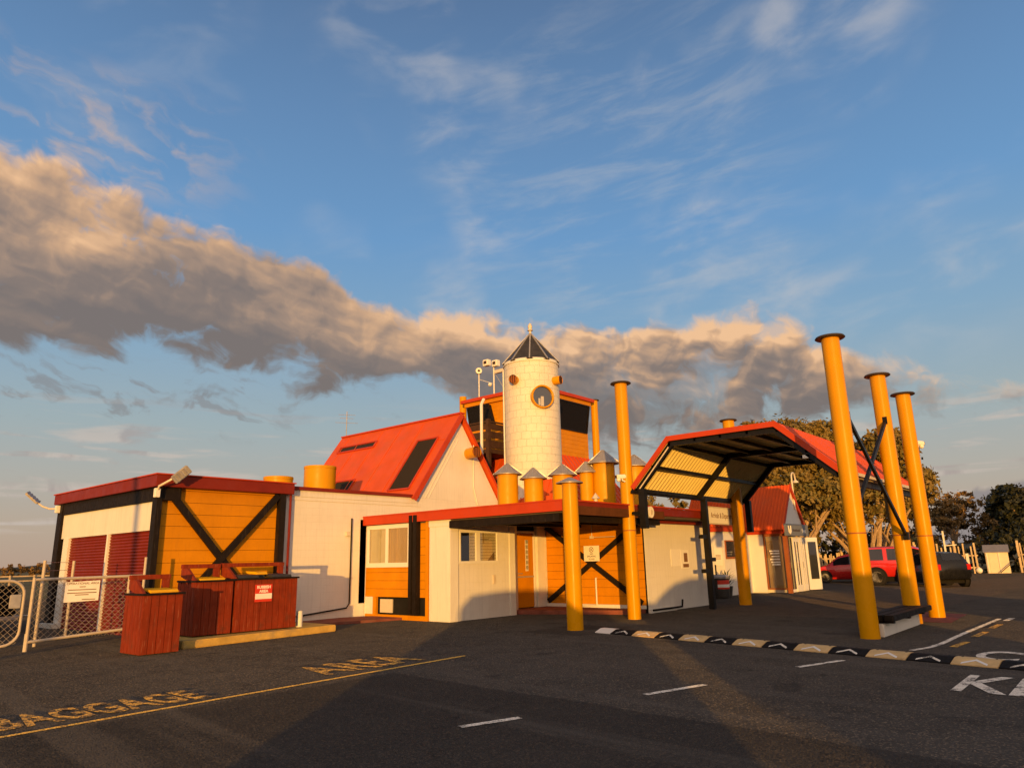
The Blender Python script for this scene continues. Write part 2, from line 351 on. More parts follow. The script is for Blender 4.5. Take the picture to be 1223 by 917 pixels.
mat('yellow_steel', (.60, .27, .0), .30, streak=.10, var=.08, vscale=1.0, bump=.06, bscale=14., dirt=(.58, .25, .006), dirt_amt=.3, dirt_scale=1.4, spec=.12, bstr=.2)
mat('yellow_silo', (.62, .28, .0), .42, streak=.14, var=.08, vscale=1.5, dirt=(.58, .26, .008), dirt_amt=.35, dirt_scale=1.8)
mat('red_roof', (.58, .082, .010), .5, var=.10, vscale=1.2, bump=.15, bscale=25., dirt=(.47, .10, .03), dirt_amt=.55, dirt_scale=1.1)
mat('red_fascia', (.46, .048, .010), .5, var=.12, vscale=2., dirt=(.3, .05, .035), dirt_amt=.5, dirt_scale=2.)
mat('maroon_fascia', (.19, .020, .009), .5, var=.12, vscale=2., dirt=(.16, .03, .025), dirt_amt=.5, dirt_scale=2.)
mat('red_timber', (.215, .028, .006), .7, fleck=((.40, .17, .10), .45), var=.25, vscale=2.5, bump=.6, bscale=30., streak=.55, dirt=(.11, .026, .012), dirt_amt=.75, dirt_scale=2.4)
mat('red_shutter', (.20, .024, .010), .5, var=.10, vscale=2., dirt=(.17, .025, .018), dirt_amt=.5, dirt_scale=1.)
mat('dark_timber', (.012, .008, .006), .65, fleck=((.06, .045, .035), .5), var=.3, vscale=5., bump=.5, bscale=25., streak=.3)
mat('brown_timber', (.060, .030, .016), .7, var=.3, vscale=4., streak=.4)
mat('fascia_brown', (.105, .036, .010), .7, var=.25, vscale=2., streak=.3)
mat('black_steel', (.010, .009, .009), .4, var=.2, vscale=4.)
mat('dark_void', (.012, .011, .010), .9, var=.2)
mat('ceiling', (.10, .075, .055), .8, var=.2)
mat('galv', (.50, .47, .43), .42, .55, var=.15, vscale=4., dirt=(.34, .30, .25), dirt_amt=.5, dirt_scale=5.)
mat('galv_cap', (.36, .33, .31), .5, .35, var=.2, vscale=4., dirt=(.24, .2, .17), dirt_amt=.6, dirt_scale=4.)
mat('pole_cap', (.07, .055, .045), .5, .2, var=.2, vscale=4.)
mat('pipe_cream', (.66, .58, .46), .5, .1, var=.1, vscale=5., dirt=(.4, .32, .22), dirt_amt=.5, dirt_scale=5.)
mat('fence_pipe', (.50, .43, .34), .5, .1, var=.12, vscale=6., dirt=(.30, .24, .17), dirt_amt=.5, dirt_scale=6.)
mat('fence_wire', (.33, .28, .22), .5, .3, var=.1)
mat('cream_sheet', (.80, .66, .28), .5, var=.06, vscale=2., dirt=(.62, .48, .20), dirt_amt=.4, dirt_scale=1.5)
mat('slate', (.040, .038, .040), .45, var=.25, vscale=3., bump=.2)
mat('concrete', (.40, .33, .22), .85, var=.2, vscale=3., bump=.6, bscale=45., dirt=(.26, .21, .14), dirt_amt=.6, dirt_scale=2.)
mat('yellow_kerb', (.58, .37, .09), .8, var=.2, vscale=4., bump=.6, bscale=45., dirt=(.34, .25, .13), dirt_amt=.8, dirt_scale=3.)
mat('red_path', (.20, .065, .045), .85, var=.3, vscale=3., bump=.8, bscale=50., dirt=(.12, .08, .06), dirt_amt=.7, dirt_scale=2.)
mat('worn_red', (.20,.055,.04), .9, var=.3, vscale=6., dirt=(.06,.052,.046), dirt_amt=.95, dirt_scale=1.6)
mat('lid_yellow', (.78, .40, .004), .4, var=.06)
mat('lid_dark', (.045, .04, .036), .5, var=.2)
mat('bin_plastic', (.05, .047, .043), .5, var=.15)
mat('sign_white', (.80, .77, .70), .4, var=.03, dirt=(.66, .6, .5), dirt_amt=.25, dirt_scale=4.)
mat('sign_red', (.62, .05, .025), .4, var=.05)
mat('sign_grey', (.15, .165, .19), .4, var=.06)
mat('ink', (.05, .03, .022), .6, var=.1)
mat('ink_brown', (.20, .10, .04), .6, var=.1)
mat('rubber', (.010, .0095, .009), .8, var=.25, vscale=8., bump=.4)
mat('tan_rubber', (.62, .42, .19), .75, var=.15, vscale=5., bump=.4, dirt=(.25, .17, .09), dirt_amt=.5, dirt_scale=4.)
mat('curtain', (.52, .34, .15), .9, var=.15, vscale=1.)
mat('blind', (.78, .66, .44), .8, var=.06)
mat('interior', (.22, .16, .10), .9, var=.2)
mat('brown_post', (.30, .095, .03), .55, var=.15, streak=.2)
mat('car_red', (.52, .018, .014), .25, var=.04, coat=.8)
mat('car_black', (.008, .008, .009), .3, var=.1, coat=.4)
mat('car_silver', (.40, .40, .41), .3, .4, var=.05, coat=.6)
mat('tyre', (.016, .015, .015), .85, var=.2)
mat('rim', (.30, .29, .28), .35, .7, var=.1)
mat('tail_lamp', (.45, .015, .012), .2, var=.05)
mat('head_lamp', (.75, .73, .68), .15, var=.05)
mat('bark', (.40, .28, .17), .9, var=.35, vscale=5., bump=1., bscale=14., bstr=.9, bdist=.05)
mat('picket', (.52, .40, .25), .9, var=.3, vscale=1.2, streak=.35)
mat('hut_wall', (.74, .62, .44), .6, var=.06)
mat('hut_roof', (.28, .26, .25), .5, .3, var=.1)
mat('hill', (.05, .05, .035), .95, var=.3, vscale=.05)
mat('dark_canvas', (.006, .006, .007), .9, spec=.02, var=.25, vscale=3.)
mat('plant_leaf', (.05, .065, .022), .6, var=.3)
glass_mat('window_glass', alpha=.08)
glass_mat('skylight_glass', tint=(.045,.036,.030), alpha=.8, refl=.10, rough=.25)
glass_mat('cab_glass', tint=(.012,.010,.010), alpha=.8, refl=.12)
glass_mat('dark_glass', tint=(.015, .014, .014), alpha=.82)
glass_mat('car_glass', tint=(.010, .010, .011), alpha=.92, refl=.7)
paint_mat('yellow_paint', (.64, .37, .06), .502)
paint_mat('yellow_line_paint', (.62, .38, .07), .58)
paint_mat('white_paint', (.66, .63, .58), .545, 6.)
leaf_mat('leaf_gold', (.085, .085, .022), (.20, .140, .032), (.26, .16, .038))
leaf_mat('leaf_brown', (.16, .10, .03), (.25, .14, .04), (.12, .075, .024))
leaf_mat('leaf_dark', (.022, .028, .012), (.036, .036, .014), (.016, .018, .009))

# ------------------------------------------------------------------ mesh builder
WPOS = {}
def wpos(o):
    p = Vector((0, 0, 0))
    while o: p += WPOS.get(o.name, Vector((0, 0, 0))); o = o.parent
    return p
class MB:
    def __init__(s): s.v = []; s.f = []
    def add(s, vs, fs):
        k = len(s.v); s.v += [tuple(v) for v in vs]; s.f += [tuple(i+k for i in f) for f in fs]; return s
    def box(s, x0, x1, y0, y1, z0, z1):
        return s.add([(x0,y0,z0),(x1,y0,z0),(x1,y1,z0),(x0,y1,z0),(x0,y0,z1),(x1,y0,z1),(x1,y1,z1),(x0,y1,z1)],
                     [(0,3,2,1),(4,5,6,7),(0,1,5,4),(1,2,6,5),(2,3,7,6),(3,0,4,7)])
    def bar(s, p, q, w, h, up=(0, 0, 1)):
        """rectangular bar from p to q, width w (sideways), height h (along up)"""
        p = Vector(p); q = Vector(q); d = (q-p).normalized(); u = Vector(up)
        sd_ = d.cross(u)
        if sd_.length < 1e-4: sd_ = d.cross(Vector((0, 1, 0)))
        sd_.normalize(); u = sd_.cross(d).normalized()
        a = sd_*w/2; b = u*h/2
        return s.add([p-a-b, p+a-b, p+a+b, p-a+b, q-a-b, q+a-b, q+a+b, q-a+b], [(0,3,2,1),(4,5,6,7),(0,1,5,4),(1,2,6,5),(2,3,7,6),(3,0,4,7)])
    def prism(s, poly, ext):
        n = len(poly); e_ = Vector(ext); a = [Vector(p) for p in poly]
        nrm = Vector((0, 0, 0))
        for i in range(n): nrm += a[i].cross(a[(i+1) % n])
        fl = nrm.dot(e_) > 0
        vs = a + [p+e_ for p in a]
        f = [tuple(range(n))[::-1] if fl else tuple(range(n)), tuple(range(n, 2*n)) if fl else tuple(range(n, 2*n))[::-1]]
        for i in range(n):
            j = (i+1) % n
            f.append((i, j, j+n, i+n) if fl else (j, i, i+n, j+n))
        return s.add(vs, f)
    def cyl(s, p, q, r0, r1=None, n=16, cap=True):
        r1 = r0 if r1 is None else r1
        p = Vector(p); q = Vector(q); d = (q-p).normalized()
        a = d.orthogonal().normalized(); b = d.cross(a)
        vs = []
        for c, r in ((p, r0), (q, r1)):
            for i in range(n):
                t_ = 2*math.pi*i/n; vs.append(c + (a*math.cos(t_)+b*math.sin(t_))*r)
        fs = [(i, (i+1) % n, (i+1) % n+n, i+n) for i in range(n)]
        if cap: fs += [tuple(range(n))[::-1], tuple(range(n, 2*n))]
        return s.add(vs, fs)
    def tube(s, pts, r, n=8):
        pts = [Vector(p) for p in pts]; rr = r if isinstance(r, (list, tuple)) else [r]*len(pts)
        vs = []; prev = None
        for i, p in enumerate(pts):
            d = (pts[min(i+1, len(pts)-1)]-pts[max(i-1, 0)]).normalized()
            a = d.orthogonal().normalized() if prev is None else (prev - d*prev.dot(d)).normalized()
            prev = a; b = d.cross(a)
            for k in range(n):
                t_ = 2*math.pi*k/n; vs.append(p+(a*math.cos(t_)+b*math.sin(t_))*rr[i])
        fs = []
        for i in range(len(pts)-1):
            for k in range(n):
                fs.append((i*n+k, i*n+(k+1) % n, (i+1)*n+(k+1) % n, (i+1)*n+k))
        fs += [tuple(range(n))[::-1], tuple(range((len(pts)-1)*n, len(pts)*n))]
        return s.add(vs, fs)
    def lathe(s, prof, c, n=24):
        """prof: list of (r, z) from bottom to top, about a vertical axis through c"""
        vs = []; c = Vector(c)
        for r, z in prof:
            for i in range(n):
                t_ = 2*math.pi*i/n; vs.append(c+Vector((r*math.cos(t_), r*math.sin(t_), z)))
        fs = []
        for j in range(len(prof)-1):
            for i in range(n): fs.append((j*n+i, j*n+(i+1) % n, (j+1)*n+(i+1) % n, (j+1)*n+i))
        if prof[0][0] > 1e-3: fs.append(tuple(range(n))[::-1])
        if prof[-1][0] > 1e-3: fs.append(tuple(range((len(prof)-1)*n, len(prof)*n)))
        return s.add(vs, fs)
    def quad(s, *p): return s.add(p, [tuple(range(len(p)))])
    def sphere(s, c, r, n=12, m_=8, sx=1, sy=1, sz=1):
        prof = [(max(1e-4, math.cos(-math.pi/2+math.pi*j/m_))*r, math.sin(-math.pi/2+math.pi*j/m_)*r) for j in range(m_+1)]
        vs = []; c = Vector(c)
        for rr, z in prof:
            for i in range(n): vs.append(c+Vector((rr*math.cos(2*math.pi*i/n)*sx, rr*math.sin(2*math.pi*i/n)*sy, z*sz)))
        fs = [(j*n+i, j*n+(i+1) % n, (j+1)*n+(i+1) % n, (j+1)*n+i) for j in range(m_) for i in range(n)]
        return s.add(vs, fs)
    def boards(s, p0, du, width, z0, z1, nrm, pitch=.2, lap=.012):
        """horizontal weatherboards from p0 along du: each board leans out at its foot"""
        du = Vector(du).normalized(); nrm = Vector(nrm).normalized(); p0 = Vector((p0[0], p0[1], 0))
        z = z0
        while z < z1-1e-4:
            zt = min(z+pitch, z1)
            a = p0+nrm*lap; 
            poly = [p0+Vector((0,0,z+.002)), a+Vector((0,0,z+.002)), a+Vector((0,0,z+.016)), p0+nrm*(lap*.75)+Vector((0,0,zt-.008)), p0+Vector((0,0,zt-.004))]
            s.prism(poly, du*width); z += pitch
        return s
    def build(s, name, m, parent=None, smooth=35, bevel=0.):
        off = wpos(parent) if parent else Vector((0, 0, 0))
        me = bpy.data.meshes.new(name); me.from_pydata([tuple(Vector(v)-off) for v in s.v], [], s.f)
        me.materials.append(M[m] if isinstance(m, str) else m)
        bm = bmesh.new(); bm.from_mesh(me)
        bmesh.ops.recalc_face_normals(bm, faces=bm.faces)
        if bevel:
            ed = [e for e in bm.edges if len(e.link_faces) == 2 and e.calc_face_angle(0) > R(50)]
            bmesh.ops.bevel(bm, geom=ed, offset=bevel, segments=2, affect='EDGES', clamp_overlap=True)
        bm.to_mesh(me); bm.free()
        if smooth:
            me.shade_smooth(); me.set_sharp_from_angle(angle=R(smooth))
        o = bpy.data.objects.new(name, me); COL.objects.link(o)
        if parent: o.parent = parent
        return o
def thing(name, label, cat, loc=(0, 0, 0), group=None, rotz=0):
    o = bpy.data.objects.new(name, None); COL.objects.link(o); o.location = loc; o.empty_display_size = .2
    o.rotation_euler = (0, 0, rotz); WPOS[o.name] = Vector(loc)
    return tag(o, label, cat, group)
def tag(o, label, cat, group=None):
    o['label'] = label; o['category'] = cat
    if group: o['group'] = group
    return o
def structure(o): o['kind'] = 'structure'; return o
def copy_thing(o, loc, label=None, rotz=None):
    r = o.copy(); COL.objects.link(r); r.location = loc
    if rotz is not None: r.rotation_euler = (0, 0, rotz)
    if label: r['label'] = label
    for ch in list(o.children):
        c = ch.copy(); COL.objects.link(c); c.parent = r
        for q in list(ch.children):
            d_ = q.copy(); COL.objects.link(d_); d_.parent = c
    return r
def text(name, body, size, loc, xdir, nrm, m, parent=None, ext=.002, bold=0., align='CENTER', sx=1., spacing=1.):
    cu_ = bpy.data.curves.new(name, 'FONT'); cu_.body = body; cu_.size = size; cu_.extrude = ext; cu_.offset = bold
    cu_.align_x = align; cu_.align_y = 'CENTER'; cu_.space_character = spacing; cu_.space_line = .95
    tmp = bpy.data.objects.new(name+'_curve', cu_); COL.objects.link(tmp)
    dg = bpy.context.evaluated_depsgraph_get(); dg.update()
    me = bpy.data.meshes.new_from_object(tmp.evaluated_get(dg)); bpy.data.objects.remove(tmp)
    X = Vector(xdir).normalized(); N = Vector(nrm).normalized(); Yv = N.cross(X)
    off = Vector(loc) - (wpos(parent) if parent else Vector((0, 0, 0)))
    me.transform(Matrix(((X.x*sx, Yv.x, N.x, off.x), (X.y*sx, Yv.y, N.y, off.y), (X.z*sx, Yv.z, N.z, off.z), (0, 0, 0, 1))))
    me.materials.clear(); me.materials.append(M[m])
    o = bpy.data.objects.new(name, me); COL.objects.link(o)
    if parent: o.parent = parent
    return o
FX = (1, 0, 0); FN = (0, -1, 0)     # reading direction and normal of walls that face the car park (-Y)
SX = (0, -1, 0); SN = (-1, 0, 0)    # the same for walls that face left (-X)

# ================================================================== THE SETTING
gr_ = structure(MB().quad((-900,-900,-.004),(2500,-900,-.004),(2500,2500,-.004),(-900,2500,-.004)).build('ground', 'grass_field', smooth=0))
# car park and apron: one sheet, following the photo's lot; grass begins beyond it
lot = structure(MB().quad((-90,-70,0),(60.5,-70,0),(62,-10,0),(59.6,9.0,0),(50.5,19.,0),(44,30,0),(30,46,0),(-20,56,0),(-90,40,0)).build('car_park', 'asphalt', smooth=0))
pth = structure(MB().quad((19.6,4.9,.004),(60,2.5,.004),(60,4.6,.004),(38,8.2,.004),(30.,10.2,.004),(19.6,9.9,.004)).build('footpath', 'tarmac_path', smooth=0))
def mark(name, poly, m='white_paint', z=.006):
    return MB().quad(*[(a, b, z) for a, b in poly]).build(name, m, lot, smooth=0)
def stripe(name, p, q, w, m, z=.006):
    p = Vector((*p, 0)); q = Vector((*q, 0)); n_ = (q-p).normalized().cross(UPV)*w/2
    return mark(name, [(p+n_).xy[:], (q+n_).xy[:], (q-n_).xy[:], (p-n_).xy[:]], m, z)
stripe('painted_line', (-1.5, 8.72), (9.4, 9.22), .085, 'yellow_line_paint')
stripe('lane_dash', (5.45, 5.42), (6.12, 5.2), .10, 'white_paint')
stripe('lane_dash', (7.95, 4.78), (8.95, 4.50), .10, 'white_paint')
stripe('lane_dash', (11.0, 4.05), (12.03, 3.72), .10, 'white_paint')
cl = [(13.75, 3.15), (14.3, 2.99), (14.9, 2.93), (17.0, 2.90), (20.8, 2.78)]
cm_ = MB()
for a, b in zip(cl, cl[1:]):
    p = Vector((*a, .006)); q = Vector((*b, .006)); n_ = (q-p).normalized().cross(UPV)*.048
    cm_.quad(p+n_, q+n_, q-n_, p-n_)
cm_.build('painted_line', 'white_paint', lot, smooth=0)
for a, b in (((14.55, 2.68), (15.45, 2.62)), ((16.4, 2.64), (17.45, 2.6)), ((18.3, 2.62), (19.3, 2.58)), ((20.3, 2.6), (21.1, 2.56))):
    stripe('parking_dash', a, b, .12, 'yellow_paint' if a[0] < 20 else 'white_paint')
text('painted_lettering', 'BAGGAGE', 1.10, (3.70, 9.60, .007), FX, (0,0,1), 'yellow_paint', lot, ext=0, bold=.035, sx=.44, spacing=1.04)
text('painted_lettering', 'AREA', 1.42, (7.72, 9.92, .007), FX, (0,0,1), 'yellow_paint', lot, ext=0, bold=.035, sx=.54, spacing=1.05)
text('painted_lettering', 'KEEP', 1.9, (10.72, 2.02, .007), (0,-1,0), (0,0,1), 'white_paint', lot, ext=0, bold=.03, sx=.46, align='LEFT')
text('painted_lettering', 'CLEAR', 1.6, (13.62, 2.24, .007), (0,-1,0), (0,0,1), 'white_paint', lot, ext=0, bold=.03, sx=.56, align='LEFT')
# porch floor, a low red step under the boarded wall
MB().prism([(17.15,14.7,0),(17.6,14.98,0),(19.12,14.98,0),(19.12,11.3,0),(18.5,11.3,0)], (0,0,.12)).build('porch_step', 'red_path', structure(thing('path', 'x', 'x', (0,0,0))) , smooth=0, bevel=.01)
_p = bpy.data.objects['path']; del _p['label']; del _p['category']
MB().prism([(11.6,16.9,0),(14.6,16.3,0),(14.9,17.3,0),(13.4,18.15,0),(11.6,18.15,0)], (0,0,.07)).build('boardwalk', 'red_path', _p, smooth=0, bevel=.01)
MB().quad((19.2,3.5,.008),(21.9,3.6,.008),(22.3,4.6,.008),(19.3,4.9,.008)).build('red_paving', 'worn_red', _p, smooth=0)
# low hills on the horizon
hm = MB()
for az_, dist, w_, h_ in [(-52, 900, 420, 14), (-46, 950, 300, 12), (-30, 1100, 500, 9), (-10, 1200, 700, 8), (45, 1500, 600, 22), (36, 1700, 500, 18)]:
    a = R(40.4-az_); c = Vector((math.cos(a)*dist, math.sin(a)*dist, 0)); s_ = Vector((-math.sin(a), math.cos(a), 0))
    n_ = 24; ring = []
    for i in range(n_+1):
        u = i/n_*2-1; ring.append((c+s_*w_*u*.5, h_*(1-u*u)*(1+.3*math.sin(7*u+az_))))
    for (p, h), (q, k) in zip(ring, ring[1:]):
        o_ = Vector((math.cos(a), math.sin(a), 0))*120
        hm.quad(p-o_, q-o_, q+Vector((0,0,k)), p+Vector((0,0,h))); hm.quad(p+o_, p+Vector((0,0,h)), q+Vector((0,0,k)), q+o_)
structure(hm.build('hills', 'hill'))

# ================================================================== BAGGAGE SHED
sh = thing('baggage_shed', 'flat-roofed shed with two red roller doors and an orange boarded front crossed by black timbers', 'shed', (7.4, 17.4, 0))
MB().box(7.522,10.9,17.522,24.0,0,3.46).build('core_wall', 'dark_void', sh, smooth=0)
MB().boards((7.51,17.52), FX, 3.11, .0, 3.52, FN, .285).build('boarded_wall', 'yellow_board', sh, smooth=0)
MB().prism([(7.30,17.28,3.47),(11.0,17.28,3.47),(11.0,24.15,3.47),(7.30,24.15,3.47)], (0,0,.28)).build('roof_fascia', 'maroon_fascia', sh, smooth=0, bevel=.012)
MB().box(7.27,11.03,17.25,24.18,3.75,3.78).build('roof_capping', 'red_fascia', sh, smooth=0)
MB().box(7.40,7.519,17.625,23.61,3.14,3.465).build('door_beam', 'dark_timber', sh, smooth=0)
MB().box(7.44,7.518,17.625,23.61,2.47,3.138).build('fascia_panel', 'white_plaster', sh, smooth=0)
for y0, y1 in ((20.26, 22.95), (17.63, 20.16)):
    d_ = MB(); z = .02
    while z < 2.46:
        z1_ = min(z+.075, 2.465)
        d_.prism([(7.51,y0,z),(7.49,y0,z+.012),(7.478,y0,z+.037),(7.49,y0,z1_-.012),(7.51,y0,z1_)], (0,y1-y0,0)); z += .075
    d_.build('roller_door', 'red_shutter', sh, smooth=50)
MB().box(7.43,7.515,20.16,20.26,0,2.468).build('door_mullion', 'white_trim', sh, smooth=0)
MB().box(7.42,7.515,22.95,23.35,0,2.468).box(7.25,7.419,22.95,23.9,.0,.16).build('door_jamb', 'white_trim', sh, smooth=0)
for x0, x1, y0, y1 in ((7.38,7.51,17.36,17.62), (7.38,7.60,23.62,24.0), (10.62,10.80,17.34,17.5)):
    MB().box(x0,x1,y0,y1,0,3.467).build('post', 'dark_timber', sh, smooth=0, bevel=.008)
bm_ = MB().bar((7.66,17.44,3.40),(10.52,17.44,.22),.09,.16,(0,0,1)); bm_.build('cross_brace', 'dark_timber', sh, smooth=0)
MB().bar((10.58,17.40,3.42),(7.66,17.40,.22),.09,.15,(0,0,1)).build('cross_brace', 'dark_timber', sh, smooth=0)
MB().box(7.512,7.95,17.38,17.5,3.16,3.465).build('beam_end', 'dark_timber', sh, smooth=0, bevel=.008)

sh.location = (7.66, 18.0, -.05); sh.scale = (1.035, 1.035, 1.035)

# ================================================================== GABLED HALL (white block, steep red roof)
ha = thing('gabled_hall', 'white block hall with a steep red gable roof and long dark skylights', 'building', (11, 18.2, 0))
MB().box(11.05,20.6,18.2,25.2,0,3.70).build('wall', 'white_block', ha, smooth=0)
MB().box(11.02,11.34,18.13,18.199,0,3.70).build('corner_panel', 'white_trim', ha, smooth=0)
MB().box(11.30,16.3,18.09,18.215,3.70,3.80).build('fascia', 'maroon_fascia', ha, smooth=0, bevel=.01)
MB().box(10.95,16.25,18.215,25.2,3.701,3.78).build('flat_roof', 'slate', ha, smooth=0)
MB().box(11.34,16.3,18.165,18.199,3.52,3.698).box(11.34,16.45,18.182,18.199,3.42,3.518).build('cornice', 'white_plaster', ha, smooth=0)
EV, AP, ZE, ZA = 16.17, 18.31, 3.83, 6.79
MB().prism([(EV+.05,18.2,3.702),(2*AP-EV-.05,18.2,3.702),(2*AP-EV-.05,18.2,ZE-.05),(AP,18.2,ZA-.08),(EV+.05,18.2,ZE-.05)], (0,.2,0)).build('gable', 'white_plaster', ha, smooth=0)
sl = Vector((AP-EV, 0, ZA-ZE)); sn = Vector((-(ZA-ZE), 0, AP-EV)).normalized()
def roofpt(u, yy, h=0.): return Vector((EV, yy, ZE)) + sl*u + sn*h
rf = MB().prism([roofpt(-.06,18.02), roofpt(-.06,25.2), roofpt(1.0,25.2), roofpt(1.0,18.02)], sn*.09)
rfo = rf.build('roof', 'red_roof', ha, smooth=0)
srn = Vector((-sn.x, 0, sn.z))
def roofr(u, yy, h=0.): return Vector((2*AP-EV, yy, ZE)) + Vector((-sl.x,0,sl.z))*u + srn*h
MB().prism([roofr(-.06,18.02), roofr(1.0,18.02), roofr(1.0,25.2), roofr(-.06,25.2)], srn*.03).build('roof', 'red_roof', ha, smooth=0)
# sheet joints and ridge
jm = MB()
for yy in (19.95, 21.2, 22.4, 23.6, 24.6): jm.bar(roofpt(.0,yy,.096), roofpt(.97,yy,.096), .035, .02, sn)
jm.bar(roofpt(.66,18.1,.096), roofpt(.66,18.5,.096), .02, .02, sn)
jm.build('roof_joint', 'red_roof', rfo, smooth=0)
MB().bar((AP,18.0,ZA+.09),(AP,25.22,ZA+.09),.24,.06).build('ridge_cap', 'red_fascia', rfo, smooth=0)
MB().prism([roofpt(-.07,17.97,-.06), roofpt(-.07,17.97,.12), roofpt(1.0,17.97,.12), roofpt(1.0,17.97,-.06)], (0,.05,0)).build('bargeboard', 'red_fascia', ha, smooth=0)
MB().prism([roofr(-.07,17.97,.0), roofr(1.0,17.97,.0), roofr(1.0,17.97,.05), roofr(-.07,17.97,.05)], (0,.05,0)).build('bargeboard', 'red_fascia', ha, smooth=0)
for (u0,u1,y0,y1) in ((.05,.70,18.50,19.62), (.735,.82,22.3,24.7), (.10,.27,22.1,23.3)):
    fr_ = MB(); wd = .06
    for a, b in (((u0,y0),(u1,y0)),((u1,y0),(u1,y1)),((u1,y1),(u0,y1)),((u0,y1),(u0,y0))):
        fr_.bar(roofpt(*a,.11), roofpt(*b,.11), wd, .06, sn)
    k = fr_.build('skylight', 'red_fascia', ha, smooth=0)
    MB().quad(roofpt(u0,y0,.103), roofpt(u1,y0,.103), roofpt(u1,y1,.103), roofpt(u0,y1,.103)).build('pane', 'skylight_glass', k, smooth=0)
    MB().quad(roofpt(u0,y0,.094), roofpt(u1,y0,.094), roofpt(u1,y1,.094), roofpt(u0,y1,.094)).build('shaft', 'dark_void', k, smooth=0)
# raised line mouldings on the gable
gm = MB()
for off in (.35, .5):
    gm.bar((EV+off+.15,18.19,ZE-.1),(AP-.02,18.19,ZA-off*1.7),.02,.012,(0,0,1))
gm.build('gable_moulding', 'white_trim', ha, smooth=0)
dp = MB().tube([(11.40,18.08,3.7),(11.40,18.08,.15)],.035)
dp.build('downpipe', 'maroon_fascia', ha)
MB().tube([(13.6,18.15,2.95),(13.6,18.15,.45),(13.5,18.15,.33),(11.3,18.15,.16)],.022).build('conduit', 'dark_timber', ha)
MB().box(13.42,13.56,18.13,18.199,2.42,2.55).build('junction_box', 'pipe_cream', ha, smooth=0)
MB().tube([(19.05,18.17,6.05),(19.05,18.17,4.2),(19.25,18.17,3.6)],.02).build('cable_pipe', 'white_trim', ha)
# yellow decorative tube stubs that poke out of white walls
def tube_stub(name, p, d, r, ln, label, group):
    s_ = thing(name, label, 'tube light', p, group)
    p = Vector(p); d = Vector(d).normalized()
    MB().cyl(p, p+d*ln, r, n=24, cap=False).cyl(p+d*(ln-.01), p+d*.05, r*.86, n=24, cap=False).build('housing', 'yellow_silo', s_)
    rg = MB().cyl(p+d*(ln*.93), p+d*(ln*.9), r*.87, n=24); rg.build('lens', 'brown_post', s_)
    b_ = MB()
    q = p+d*(ln+.004); a = d.cross(UPV).normalized()
    for k in (-.45, 0, .45): b_.bar(q+a*r*k-UPV*r*.8*math.sqrt(1-k*k), q+a*r*k+UPV*r*.8*math.sqrt(1-k*k), .02, .02, d)
    b_.build('grille', 'dark_timber', s_, smooth=0)
    return s_
tube_stub('tube_light', (18.78,18.2,5.44), (-.25,-1,0), .20, .62, 'yellow tube light sticking out of the white gable of the hall', 'yellow tube lights')

# antenna on the ridge
an = thing('roof_antenna', 'thin bare aerial mast at the far end of the hall ridge', 'antenna', (18.3,25.0,6.8))
MB().tube([(18.3,25.0,6.8),(18.3,25.0,8.0)],.018).build('mast', 'galv', an)
am = MB()
for z_, w_ in ((7.85,.45),(7.7,.35),(7.5,.6)): am.tube([(18.3-w_*.7,25.0+w_*.4,z_),(18.3+w_*.7,25.0-w_*.4,z_)],.008,5)
am.build('elements', 'galv', an)

# ================================================================== ENTRANCE PORCH (flat roof, oriel, window wall, boarded wall)
po = thing('entrance_porch', 'flat-roofed entrance porch with orange boarded bay, white pillars and red fascia', 'porch', (14.2,14.5,0))
MB().prism([(14.1,10.45,2.76),(23.2,10.45,2.76),(23.2,18.19,2.76),(14.1,18.19,2.76)],(0,0,.22)).build('roof', 'maroon_fascia', po, smooth=0, bevel=.01)
MB().box(14.06,14.099,10.40,18.19,2.74,2.995).build('fascia', 'red_fascia', po, smooth=0)
MB().box(14.06,19.0,10.41,10.449,2.88,2.984).build('fascia', 'maroon_fascia', po, smooth=0)
MB().box(14.06,19.0,10.41,10.449,2.66,2.879).build('fascia_board', 'fascia_brown', po, smooth=0)
MB().box(14.04,23.2,10.38,10.47,2.985,3.02).box(14.04,14.14,10.47,18.19,2.985,3.02).build('gutter_lip', 'red_fascia', po, smooth=0)
MB().box(14.2,22.0,10.5,18.19,2.70,2.755).build('ceiling', 'ceiling', po, smooth=0)
MB().box(14.14,14.34,10.62,14.46,2.50,2.70).build('beam', 'dark_timber', po, smooth=0, bevel=.01)
MB().box(14.34,19.1,10.62,10.78,2.50,2.70).build('beam', 'dark_timber', po, smooth=0, bevel=.01)
for yy in (12.0, 13.4): MB().box(14.36,19.0,yy,yy+.1,2.55,2.698).build('beam', 'dark_timber', po, smooth=0)
